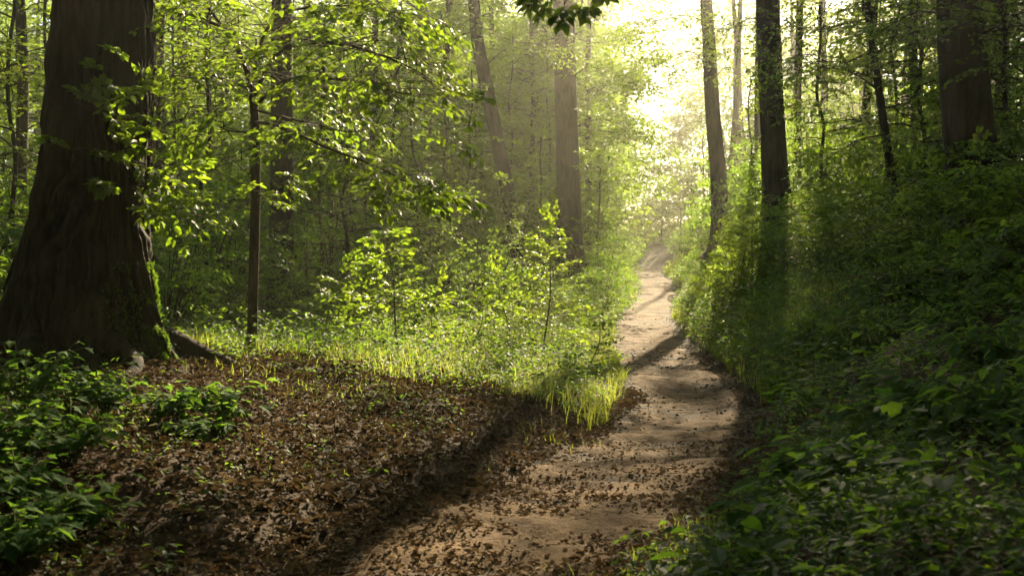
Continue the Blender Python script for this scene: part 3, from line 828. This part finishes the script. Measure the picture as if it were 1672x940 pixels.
SHR = []
for k in range(4): SHR.append(('n', shrub_shape(900 + k, 110, .075, .34, 'nm', 1.0 + .25 * (k % 2))))
for k in range(4): SHR.append(('m', shrub_shape(920 + k, 150, .058, .32, 'm', 1.05 + .25 * (k % 2))))
for k in range(3): SHR.append(('f', shrub_shape(940 + k, 170, .080, .34, 'l', 1.1 + .25 * (k % 2))))
SHR.append(('b', shrub_shape(960, 150, .075, .42, 'nm', 1.35, .95)))
M_BUSH_LIT = leaf_mat('leaf_bush_sunlit_tint', (.050, .098, .014), (.080, .115, .020), (.22, .37, .02), (.36, .47, .04), .55, .6, .2)  # brighter, yellower leaves: sunlight put into the colour of the two bank bushes
PROTO = {'n': [], 'm': [], 'f': [], 'b': []}
for kind, (st, lf) in SHR:
    PROTO[kind].append((st.mesh('stems', M_TWIG), lf.mesh('foliage', M_BUSH_LIT if kind == 'b' else M_LEAF2, smooth=False)))


def shrub(px, d, ht, wide, label, group=None, kind=None, name='shrub', dz=0):
    kind = kind or ('n' if d < 14 else ('m' if d < 32 else 'f'))
    st, lf = PROTO[kind][RNG.integers(len(PROTO[kind]))]
    x = (px - 836) / F * d
    t = thing(name, (x, d, H(x, d) - .04 + dz), label, 'shrub', group)
    t.scale = (wide, wide, ht); t.rotation_euler = (0, 0, RNG.uniform(0, 6.28))
    link('stems', st, t); link('foliage', lf, t)
    return t


LS = ('shrubs of the shady thicket left of the path', 'green leafy shrub in the shady thicket left of the path')
for px, d, ht, w in [(270, 14.5, 1.5, 1.2), (330, 17, 1.7, 1.5), (380, 22, 2.2, 1.7), (500, 18, 1.5, 1.4), (545, 22, 2.0, 1.7), (590, 17, 1.1, 1.2), (620, 25, 2.4, 1.9), (680, 20, 1.5, 1.5), (700, 28, 2.6, 2.0), (750, 22, 1.6, 1.5),
                     (770, 30, 2.8, 2.0), (810, 24, 1.5, 1.5), (830, 34, 3.0, 2.2), (640, 34, 3.4, 2.4), (560, 32, 3.4, 2.4), (480, 28, 3.0, 2.2), (420, 30, 3.2, 2.3), (340, 26, 3.0, 2.2), (260, 22, 2.6, 2.0), (210, 28, 3.2, 2.4),
                     (30, 14, 1.6, 1.4), (-20, 18, 2.2, 1.8), (60, 24, 2.8, 2.2), (-60, 13, 1.8, 1.4), (130, 20, 2.4, 2.0), (720, 40, 4, 2.8), (790, 44, 4, 2.8), (540, 42, 4.2, 3), (440, 40, 4, 3), (660, 45, 4.4, 3), (340, 38, 4, 3), (230, 40, 4, 3), (100, 36, 4, 3), (0, 32, 3.6, 2.8)]:
    shrub(px, d, ht, w, LS[1], LS[0])
VS = ('bushes fringing the left edge of the path', 'sunlit bush fringing the left edge of the path')
for px, d, ht, w in [(875, 27, .8, .9), (915, 25.5, .5, .7), (962, 27.5, 1.1, 1.0), (985, 30, 1.3, 1.1), (992, 34, 1.1, .8), (968, 36, 1.8, 1.2), (1000, 41, 1.3, 1.0), (1008, 48, 1.5, 1.2), (955, 46, 2.4, 1.8), (1000, 58, 2.4, 1.8), (885, 33, 1.2, 1.1), (950, 33, 1.0, 1.0)]:
    shrub(px, d, ht, w, VS[1], VS[0])
RS = ('shrubs on the bank right of the path', 'leafy shrub with rim-lit leaves on the bank right of the path')
for px, d, ht, w in [(1310, 22, 1.5, 1.2), (1340, 19, 1.4, 1.2), (1385, 17.5, 1.5, 1.2), (1425, 16, 1.3, 1.1), (1400, 21, 2.0, 1.5), (1470, 17, 1.6, 1.3), (1500, 15, 1.4, 1.2), (1530, 19, 2.2, 1.6), (1450, 22, 2.4, 1.7), (1350, 26, 2.4, 1.8), (1320, 30, 2.6, 2.0),
                     (1640, 13.5, 1.6, 1.3), (1690, 12, 1.6, 1.3), (1660, 17, 2.4, 1.8), (1600, 18, 2.4, 1.8), (1500, 26, 3.0, 2.2), (1420, 28, 3.0, 2.2), (1570, 27, 3.4, 2.4), (1660, 24, 3.2, 2.4), (1560, 12.3, .6, .8), (1490, 12.5, .5, .7), (1620, 11, .7, .8), (1700, 9.5, .8, .8),
                     (1230, 32, 2.2, 1.5), (1215, 40, 2.6, 2.0), (1185, 48, 2.6, 2.0), (1260, 36, 3, 2.2)]:
    shrub(px, d, ht * (.68 if 14 < d < 24 and px < 1560 else 1), w, RS[1], RS[0])
ES = ('bright bushes beside the far end of the path', 'small bright bush beside the far end of the path')
for px, d, ht, w in [(1120, 42, .8, .8), (1132, 38, .7, .8), (1140, 34, .7, .7), (1116, 50, .9, .9), (1135, 54, 1.4, 1.3), (1150, 44, 1.2, 1.1), (1104, 60, .8, .9), (1160, 37, .9, .9)]:
    shrub(px, d, ht, w, ES[1], ES[0])
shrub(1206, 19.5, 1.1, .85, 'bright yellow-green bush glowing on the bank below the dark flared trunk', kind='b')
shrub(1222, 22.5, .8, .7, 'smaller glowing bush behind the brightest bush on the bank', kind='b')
shrub(1335, 12.0, .55, .55, 'low dark bramble clump jutting from the lower right bank', kind='n')
shrub(1400, 11.0, .5, .55, 'low dark bramble clump further right on the lower bank', kind='n')


# ------------------------------------------------------------------ saplings with open tiered twigs
def sapling(px, d, ht, label, seed, tiers=9, lean=.05, leaf=.07, L0=.45, lod='m', tpl=LEAF_N, name='sapling', dz=0, mat=None, bushy=1):
    rng = np.random.default_rng(seed); x = (px - 836) / F * d; b = np.array([x, d, H(x, d) + dz - .03])
    t = thing(name, b, label, 'sapling')
    st = MB(); ts = np.linspace(0, 1, 9)
    c = b + np.c_[lean * ht * ts + .03 * np.sin(ts * 7 + seed), .04 * np.sin(ts * 5), ht * ts]
    st.tube(c, np.linspace(.010 + .004 * ht, .003, 9), 6)
    C, D, L = [], [], []
    for k in range(tiers):
        u = .18 + .82 * k / (tiers - 1); p = at_z(c, b[2] + ht * u)
        for m in range(2 * bushy if u < .97 else 1):
            a = k * 2.1 + m * 3.14 / bushy + rng.normal(0, .3); l = L0 * (1.12 - .8 * u) * rng.uniform(.7, 1.2)
            if u >= .97: dv = np.array([lean * 2, 0, 1.]); l = L0 * .4
            else: dv = np.array([math.cos(a), math.sin(a), .35 + .2 * u])
            C.append(p); D.append(dv); L.append(l + .1)
    lf = MB()
    place_sprays(lf, np.array(C), np.array(D), np.array(L), leaf, LOD[lod][0], tpl, rng, st, .0028, tilt=.25, rnd_bias=.15)
    link('stem', st.mesh('stem', M_STEM, b), t)
    link('foliage', lf.mesh('foliage', mat or M_LEAF, b, smooth=False), t)


sapling(655, 13.2, 1.75, 'sunlit sapling left of the tall twiggy one in the grass', 41, 12, -.12, .085, .55, 'n')
sapling(888, 14.2, 1.95, 'tall twiggy sapling with tiny glowing leaves in front of the middle trunk', 42, 15, .06, .06, .62, 'n')
sapling(835, 14.8, 1.2, 'shorter feathery sapling beside the tall twiggy one', 43, 10, -.15, .055, .55, 'n')
sapling(700, 13.8, .95, 'low spreading sapling between the two taller saplings', 44, 8, .1, .07, .5, 'n')
sapling(520, 14.2, 1.1, 'arching sapling in front of the dark trunk behind slender tree', 45, 8, .28, .075, .65, 'n')
sapling(585, 14.6, .85, 'small sapling in half shade left of the sunlit sapling', 46, 8, .15, .07, .5)
sapling(770, 13.6, .8, 'small feathery sapling in the middle of the bright grass', 47, 8, .2, .06, .4)
sapling(965, 13.4, .75, 'little sapling at the grass edge nearest the path', 48, 8, .2, .055, .35)
sapling(1190, 18.4, 1.0, 'lanky sapling leaning out over the path from the bank', 49, 9, -.35, .06, .6, 'n')
sapling(1225, 19, 1.7, 'upright twiggy sapling rising out of the glowing bush', 50, 12, .05, .06, .5, 'n')
sapling(1592, 11.6, 1.55, 'reddish-stemmed sapling in front of the broad right-hand trunk', 51, 11, .0, .075, .55)
sapling(1530, 12.6, 1.3, 'leafy sapling just left of the broad right-hand trunk', 52, 10, -.1, .075, .6, bushy=2)
sapling(1650, 11, 1.4, 'leafy sapling at the right edge beside the broad trunk', 53, 10, .05, .075, .6, bushy=2)
sapling(1420, 15, 1.3, 'rim-lit sapling at the foot of the thin leaning stem', 54, 10, -.1, .075, .6, bushy=2)
sapling(1340, 17, 1.2, 'rim-lit sapling between flared trunk and thin leaning stem', 55, 10, .1, .075, .6, bushy=2)


# ------------------------------------------------------------------ broad-leaved woodland plants in front
def plant(x, y, ht, spread, label, seed, ns=6, leaf=.10, tpl=LEAF_P, per=7, mat=None, name='woodland_plant', group=None):
    rng = np.random.default_rng(seed); b = np.array([x, y, H(x, y) - .02])
    t = thing(name, b, label, 'plant', group); st, lf = MB(), MB()
    for k in range(ns):
        a = k * 2.4 + rng.normal(0, .3); R = spread * (.25 + .75 * rng.random()); hh = ht * rng.uniform(.55, 1.05)
        top = b + np.array([math.cos(a) * R, math.sin(a) * R, hh])
        c = curve([b + rng.normal(0, .02, 3) * [1, 1, 0], b + np.array([math.cos(a) * R * .35, math.sin(a) * R * .35, hh * .6]), top], 8)
        st.tube(c, np.linspace(.006, .0025, 8), 5)
        n = per
        for m in range(n):
            u = 1 if m == 0 else rng.uniform(.55, 1); p = c[int(u * 7)]
            la = a + (0 if m == 0 else (m * 2.4 + rng.normal(0, .4)))
            pl = leaf * rng.uniform(.4, 1.0); dv = np.array([math.cos(la), math.sin(la), .12])
            q = p + dv * pl
            st.segs(p[None], q[None], .002, .0015)
            add_leaves(lf, tpl, q[None], (dv + [0, 0, rng.normal(-.3, .15)])[None], np.array([[rng.normal(0, .25), rng.normal(0, .25), 1]]), np.array([leaf * rng.uniform(.75, 1.3)]), np.array([rng.random()]))
    link('stem', st.mesh('stem', M_STEM, b), t); link('foliage', lf.mesh('foliage', mat or M_PLANT, b, smooth=False), t)


def pp(px, py, d): return ((px - 836) / F * d, d)


FP = [(40, 6.9, .62, .42, 'big-leaved plant at the left edge just below the oak base'), (120, 6.9, .50, .40, 'big-leaved plant in front of the oak, second from the left edge'), (170, 7.2, .40, .34, 'shaded plant between the edge plants and sunlit plant'),
      (35, 6.0, .40, .36, 'dark plant at the left edge halfway down the leaf bank'), (115, 5.9, .38, .36, 'dark plant right of the edge plant on the leaf bank'), (30, 5.2, .36, .32, 'dim plant low at the left edge above bottom corner'),
      (120, 5.1, .30, .30, 'dim plant with long hanging leaves near bottom left'), (25, 4.6, .26, .28, 'dim plant filling the bottom left corner'), (-20, 5.6, .45, .35, 'plant cut off by the left edge')]
for k, (px, d, ht, sp, lb) in enumerate(FP):
    x, y = pp(px, 0, d); plant(x, y, ht, sp, lb, 60 + k, 16, .075, per=9)
x, y = pp(285, 0, 7.3); plant(x, y, .36, .34, 'bright sunlit big-leaved plant beside the mossy oak root', 80, 13, .09, per=8)
x, y = pp(365, 0, 7.4); plant(x, y, .36, .30, 'bright sunlit plant reaching right over the leaf litter', 81, 12, .09, per=8)
x, y = pp(325, 0, 7.0); plant(x, y, .18, .28, 'low yellow-green plant under the two sunlit plants', 82, 9, .08, per=7)
BP = [(1390, 5.6, .32, .34, 'large palmate plant leading the group at bottom right'), (1330, 6.3, .30, .30, 'pale green plant behind the large palmate plant'), (1520, 6.2, .36, .32, 'fan-leaved plant right of the large palmate plant'),
      (1620, 5.4, .34, .32, 'dark plant at the lower right edge'), (1450, 7.0, .34, .32, 'dark leafy plant upslope of the palmate plants'), (1600, 7.4, .4, .36, 'dark leafy plant higher on the right bank'), (1290, 5.1, .2, .24, 'low plant beside the bottom right grass')]
for k, (px, d, ht, sp, lb) in enumerate(BP):
    x, y = pp(px, 0, d); plant(x, y, ht, sp, lb, 90 + k, 13, .13, LEAF_P if k % 2 == 0 else LEAF_S, 8)

# ------------------------------------------------------------------ grass, ground cover, fallen leaves, stones
rng = np.random.default_rng(200)


def blades(mb, x, y, h, w, rng, bend=.6):
    n = len(x); z = height(x, y) - .015; a = rng.uniform(0, 6.28, n); b = rng.uniform(.15, 1, n) * bend
    dx, dy = np.cos(a), np.sin(a); sx, sy = -dy * w, dx * w; V = []
    for t, ww in ((0, 1), (.4, .85), (.75, .55), (1, .06)):
        f = b * h * t * t; zz = h * t * (1 - .35 * b * t); px = x + dx * f; py = y + dy * f
        V.append(np.c_[px - sx * ww, py - sy * ww, z + zz]); V.append(np.c_[px + sx * ww, py + sy * ww, z + zz])
    v = np.stack(V, 1); base = np.array([[0, 1, 3, 2], [2, 3, 5, 4], [4, 5, 7, 6]])
    f = (np.arange(n)[:, None, None] * 8 + base[None]).reshape(-1, 4)
    mb.add(v, f, np.repeat(rng.random(n), 3))


def scatter(n, y0, y1, s0, s1, rng, pw=1.0):
    y = y0 + (y1 - y0) * rng.random(n) ** pw; s = rng.uniform(0, 1, n)
    lo = np.interp(y, [y0, y1], [s0, s0]) if np.isscalar(s0) else np.interp(y, *s0)
    hi = np.interp(y, [y0, y1], [s1, s1]) if np.isscalar(s1) else np.interp(y, *s1)
    s = lo + (hi - lo) * s
    return path_x(y) + s, y, s


gr = MB()
# the bright lawn on the left
x, y, s = scatter(75000, 9.0, 24, -6.5, -.5, rng, 1.35)
edge = s < -path_hw(y) * (.85 + .35 * fbm(x * 2, y * 2, 61))
den = sstep(9.2, 11.2, y - 1.0 * (s + 3.5) * -.0 + 1.4 * (fbm(x * .9, y * .9, 63) - .5) + .28 * (s + 1)) * (.25 + .75 * sstep(.3, .6, fbm(x * 1.1, y * 1.1, 65)))
m = edge & (rng.random(len(x)) < den)
blades(gr, x[m], y[m], rng.uniform(.09, .34, m.sum()) * (.5 + 1.0 * fbm(x[m] * .8, y[m] * .8, 67)), .0042 * (y[m] / 11), rng, 1.25)
# verges further up the path, and the foot of the right bank
x, y, s = scatter(16000, 20, 52, -2.6, -.5, rng, 1.2); m = s < -path_hw(y) * (.8 + .4 * fbm(x * 2, y * 2, 61))
blades(gr, x[m], y[m], rng.uniform(.15, .4, m.sum()), .009, rng, .8)
x, y, s = scatter(26000, 11, 50, .5, 2.4, rng, 1.4); m = (s > path_hw(y) * (.9 + .5 * fbm(x * 2, y * 2, 62))) & (rng.random(len(x)) < .25 + .75 * sstep(.35, .6, fbm(x, y, 68)))
blades(gr, x[m], y[m], rng.uniform(.12, .38, m.sum()), .0035 * (y[m] / 9), rng, .9)
# tufts in the litter and by the near right edge
for cx, cy, nn, hh in [(-1.5, 6.6, 70, .08), (-2.9, 7.6, 60, .08), (-.75, 7.6, 70, .07), (-1.9, 8.8, 140, .10), (.2, 8.9, 120, .10), (1.15, 5.3, 500, .13), (1.45, 5.9, 400, .13), (.9, 4.9, 300, .11), (-1.2, 9.3, 160, .10), (-2.6, 9.6, 200, .12), (-2.2, 5.1, 60, .08)]:
    x = cx + rng.normal(0, .26, nn); y = cy + rng.normal(0, .26, nn); blades(gr, x, y, hh * rng.uniform(.5, 1.3, nn), .0035, rng, 1.0)
setting('grass', gr, M_GRASS, 'stuff', 'soft grass blades along the path and on the sunlit patch', 'grass', smooth=False)

# low herbs: short stalks with small leaves
cov = MB(); cst = MB()


def herbs(x, y, h, leaf, per, rng, tpl=LEAF_M, mat=0):
    n = len(x); z = height(x, y)
    for k in range(per):
        u = rng.uniform(.25, 1, n); a = rng.uniform(0, 6.28, n); off = rng.uniform(.1, 1, n) * leaf * 1.6
        p = np.c_[x + np.cos(a) * off, y + np.sin(a) * off, z + h * u]
        d = np.c_[np.cos(a), np.sin(a), rng.normal(-.1, .3, n)]; nn = np.c_[rng.normal(0, .35, n), rng.normal(0, .35, n), np.ones(n)]
        add_leaves(cov, tpl, p, d, nn, leaf * rng.uniform(.6, 1.25, n), rng.random(n), mat)


def bank(n, y0, y1, s0, s1, pw, thr=.3):
    x, y, s = scatter(n, y0, y1, s0, s1, rng, pw)
    e = path_hw(y) * (1.0 + .9 * (fbm(x * 1.3, y * 1.3, 71) - .3))
    m = (s > e) & (rng.random(n) < sstep(thr - .1, thr + .15, fbm(x * 1.2, y * 1.2, 73)))
    return x[m], y[m]


x, y = bank(4200, 2.0, 8, .8, 4.4, 1.0, .38); herbs(x, y, rng.uniform(.06, .30, len(x)), .055, 9, rng)
x, y = bank(4600, 8, 16, .9, 7.5, 1.2, .42); herbs(x, y, rng.uniform(.08, .38, len(x)), .065, 9, rng)
x, y = bank(4200, 16, 34, .9, 8, 1.2, .3); herbs(x, y, rng.uniform(.1, .5, len(x)), .09, 8, rng, LEAF_L)
x, y = bank(1500, 11, 30, .8, 3.2, 1.1, .2); herbs(x, y, rng.uniform(.2, .75, len(x)), .075, 12, rng, LEAF_M)
x, y = bank(420, 3.5, 13, 1.0, 6, 1.0, .5); herbs(x, y, rng.uniform(.2, .5, len(x)), .11, 7, rng, LEAF_N)
x, y = bank(500, 3.5, 13, 1.0, 6, 1.0, .3); herbs(x, y, rng.uniform(.1, .35, len(x)), .09, 12, rng, LEAF_S)
x, y, s = scatter(260, 4.6, 11, -5.5, -1.2, rng, 1.0); m = fbm(x * .8, y * .8, 91) > .5; x, y = x[m], y[m]; herbs(x, y, rng.uniform(.05, .2, len(x)), .05, 9, rng)
# left wood floor and lawn weeds
x, y, s = scatter(9000, 10.5, 36, -16, -1.2, rng, 1.3); m = rng.random(len(x)) < sstep(.3, .5, fbm(x * .8, y * .8, 75)) * sstep(10.5, 12.5, y + .3 * s + 1.5); x, y = x[m], y[m]
herbs(x, y, rng.uniform(.08, .45, len(x)), .08, 7, rng)
x, y, s = scatter(1250, 9.6, 20, -5.2, -.9, rng, 1.1); m = s < -path_hw(y) * 1.2; x, y = x[m], y[m]; herbs(x, y, rng.uniform(.1, .55, len(x)), .06, 10, rng)
x, y, s = scatter(1500, 4.2, 10, -5.5, -1.6, rng, 1.0); m = rng.random(len(x)) < sstep(.5, .62, fbm(x * 1.1, y * 1.1, 77)); x, y = x[m], y[m]
herbs(x, y, rng.uniform(.03, .13, len(x)), .04, 6, rng)
x, y, s = scatter(2200, 20, 55, -3.2, -.7, rng, 1.0); herbs(x, y, rng.uniform(.1, .6, len(x)), .11, 7, rng, LEAF_L)
setting('ground_cover', cov, M_COVER, 'stuff', 'low leafy herbs carpeting the bank and the wood floor', 'ground cover', smooth=False)


# fallen leaves: curled, on the left bank and thinly over the path
def curl_leaf(k):
    r = np.random.default_rng(k); st = np.linspace(0, 1, 5); w = .30 * np.sin(np.pi * np.clip(st, .04, .97) ** .8)
    a, b = r.uniform(.2, 1.5), r.uniform(-1.6, 1.6); V = []
    for t, ww in zip(st, w):
        zc = .28 * a * (t - .5) ** 2 * 2; tw = b * (t - .5)
        for q in (-1, 0, 1):
            yy = q * ww; V.append([t - .5, yy * math.cos(tw), zc + yy * math.sin(tw) + .5 * a * abs(yy)])
    f = [[3 * i + j, 3 * i + j + 1, 3 * i + j + 4, 3 * i + j + 3] for i in range(4) for j in (0, 1)]
    return np.array(V), np.array(f)


CUR = [curl_leaf(k) for k in range(9)]
dl = MB(); dmat = [0]


def dead(x, y, size, rng, lift=.02, tilt=.45):
    n = len(x); z = height(x, y) + rng.random(n) * lift + .004; a = rng.uniform(0, 6.28, n); w = rng.integers(0, len(CUR), n)
    d = np.c_[np.cos(a), np.sin(a), rng.normal(0, .3, n)]; nn = np.c_[rng.normal(0, tilt, n), rng.normal(0, tilt, n), np.ones(n)]
    rn = rng.random(n) ** 1.5
    for k in range(len(CUR)):
        m = w == k; add_leaves(dl, CUR[k], np.c_[x, y, z][m], d[m], nn[m], size[m], rn[m], dmat[0])


x, y, s = scatter(80000, 3.4, 12.5, -6.0, -.35, rng, 1.0); m = s < -path_hw(y) * (.55 + .5 * fbm(x * 2, y * 2, 81)); dead(x[m], y[m], rng.random(m.sum()) ** 2.4 * .062 + .014, rng, .05, .9)
dmat[0] = 1
x, y, s = scatter(26000, 3.2, 11, -1.2, 1.3, rng, 1.0); m = rng.random(len(x)) < (1 - sstep(5.6, 10, y + 1.5 * (fbm(x, y, 85) - .5))) * (.35 + 1.1 * fbm(x * 1.6, y * 1.6, 87)); x, y = x[m], y[m]; dead(x, y, rng.uniform(.012, .048, len(x)) , rng, .022, .6)
x, y, s = scatter(1500, 7, 12, -.9, 1.0, rng, 1.0); m = np.abs(s) > .35 * rng.random(len(x)) + .2; dead(x[m], y[m], rng.uniform(.015, .05, m.sum()), rng, .015)
x, y, s = scatter(3500, 4.5, 18, .6, 1.7, rng, 1.2); dead(x, y, rng.uniform(.025, .07, len(x)), rng, .02)
x, y, s = scatter(5000, 11, 20, -8, -3, rng, 1.2); dead(x, y, rng.uniform(.04, .09, len(x)), rng, .03)
x, y, s = scatter(900, 12, 30, -1, 1, rng, 1.2); dead(x, y, rng.uniform(.02, .05, len(x)), rng, .012)
x, y, s = scatter(3000, 5, 22, 1.5, 6, rng, 1.2); dead(x, y, rng.uniform(.03, .07, len(x)), rng, .03)
x, y, s = scatter(700, 3.6, 12, -6, -.6, rng, 1.0); n = len(x); a = rng.uniform(0, 6.28, n); L = rng.uniform(.06, .35, n) * rng.random(n) ** .6
x2, y2 = x + np.cos(a) * L, y + np.sin(a) * L
dl.segs(np.c_[x, y, height(x, y) + .03], np.c_[x2, y2, height(x2, y2) + .035], .005, .0025, .15)
setting('fallen_leaves', dl, [M_DEAD, M_DEADP], 'stuff', 'curled brown fallen leaves on the left bank and along the path', 'leaf litter', smooth=False)

# small stones and bits of twig trodden into the path
gv = MB(); rs = np.random.default_rng(210)
OCT = np.array([[1, 0, 0], [-1, 0, 0], [0, 1, 0], [0, -1, 0], [0, 0, .6], [0, 0, -.6]], float); OF = np.array([[0, 2, 4], [2, 1, 4], [1, 3, 4], [3, 0, 4], [2, 0, 5], [1, 2, 5], [3, 1, 5], [0, 3, 5]])
x, y, s = scatter(5200, 4, 24, -.95, .95, rs, 1.3); n = len(x); a = rs.uniform(0, 6.28, n)
add_leaves(gv, (OCT, OF), np.c_[x, y, height(x, y) + .006], np.c_[np.cos(a), np.sin(a), 0 * a], np.c_[rs.normal(0, .3, n), rs.normal(0, .3, n), np.ones(n)], (.004 + .022 * rs.random(n) ** 4) * (.7 + y / 25), rs.random(n))
x, y, s = scatter(420, 4, 16, -1.2, 1.2, rs, 1.2); n = len(x); a = rs.uniform(0, 6.28, n); L = rs.uniform(.04, .16, n)
z = height(x, y) + .014; x2, y2 = x + np.cos(a) * L, y + np.sin(a) * L
gv.segs(np.c_[x, y, z], np.c_[x2, y2, height(x2, y2) + .014], .004, .002)
setting('gravel', gv, M_PATH, 'stuff', 'small stones and twigs trodden into the dirt path', 'gravel')

# ------------------------------------------------------------------ air, sky, sun
hz = MB(); x0, x1, y0, y1, z0, z1 = -170, 170, -90, 190, float(gz.min()) - 1.0, 36.0
hz.add([[x0, y0, z0], [x1, y0, z0], [x1, y1, z0], [x0, y1, z0], [x0, y0, z1], [x1, y0, z1], [x1, y1, z1], [x0, y1, z1]],
       [[0, 3, 2, 1], [4, 5, 6, 7], [0, 1, 5, 4], [1, 2, 6, 5], [2, 3, 7, 6], [3, 0, 4, 7]])
mh, nt, out = new_mat('haze')
pv = N(nt, 'ShaderNodeVolumePrincipled'); pv.inputs['Color'].default_value = (1.0, .95, .80, 1); pv.inputs['Density'].default_value = .0010; pv.inputs['Anisotropy'].default_value = .76
nt.links.new(pv.outputs[0], out.inputs['Volume'])
o = setting('haze', hz, mh, 'stuff', 'pale sunlit morning haze filling the forest', 'haze', smooth=False)

W = bpy.data.worlds.new('World'); SC.world = W; W.use_nodes = True
nt = W.node_tree; bg = nt.nodes['Background']; sk = nt.nodes.new('ShaderNodeTexSky'); sk.sky_type = 'NISHITA'; sk.sun_disc = False
el = math.asin(SUN[2]); sk.sun_elevation = el; sk.sun_rotation = math.atan2(SUN[0], SUN[1]); sk.air_density = 1.0; sk.dust_density = 1.5
nt.links.new(sk.outputs[0], bg.inputs[0]); bg.inputs[1].default_value = .05
sl = bpy.data.lights.new('sun', 'SUN'); sl.energy = 5.0; sl.angle = math.radians(.5); sl.color = (1.0, .83, .55)
so = bpy.data.objects.new('sun', sl); COL.objects.link(so); so.rotation_euler = Vector(SUN).to_track_quat('Z', 'Y').to_euler(); so.location = (10, 60, 20)

# ------------------------------------------------------------------ camera and render settings
cd = bpy.data.cameras.new('camera'); cd.sensor_width = 36; cd.lens = F / 1672 * 36; cd.shift_y = -(470 - HY) / 1672
cd.clip_start = .05; cd.clip_end = 1000; cd.dof.use_dof = True; cd.dof.focus_distance = 13; cd.dof.aperture_fstop = 3.2
co = bpy.data.objects.new('camera', cd); COL.objects.link(co); co.location = (0, 0, EYE); co.rotation_euler = (math.radians(90), 0, 0); SC.camera = co
SC.render.engine = 'CYCLES'
cy = SC.cycles
cy.max_bounces = 7; cy.diffuse_bounces = 3; cy.glossy_bounces = 2; cy.transmission_bounces = 4; cy.volume_bounces = 1; cy.transparent_max_bounces = 4
cy.sample_clamp_indirect = 6; cy.use_denoising = True; cy.denoiser = 'OPENIMAGEDENOISE'; cy.caustics_reflective = False; cy.caustics_refractive = False
cy.use_adaptive_sampling = True; cy.adaptive_threshold = .015
vs = SC.view_settings; vs.view_transform = 'Standard'; vs.look = 'None'; vs.gamma = 1; vs.use_curve_mapping = False; vs.exposure = 2.25
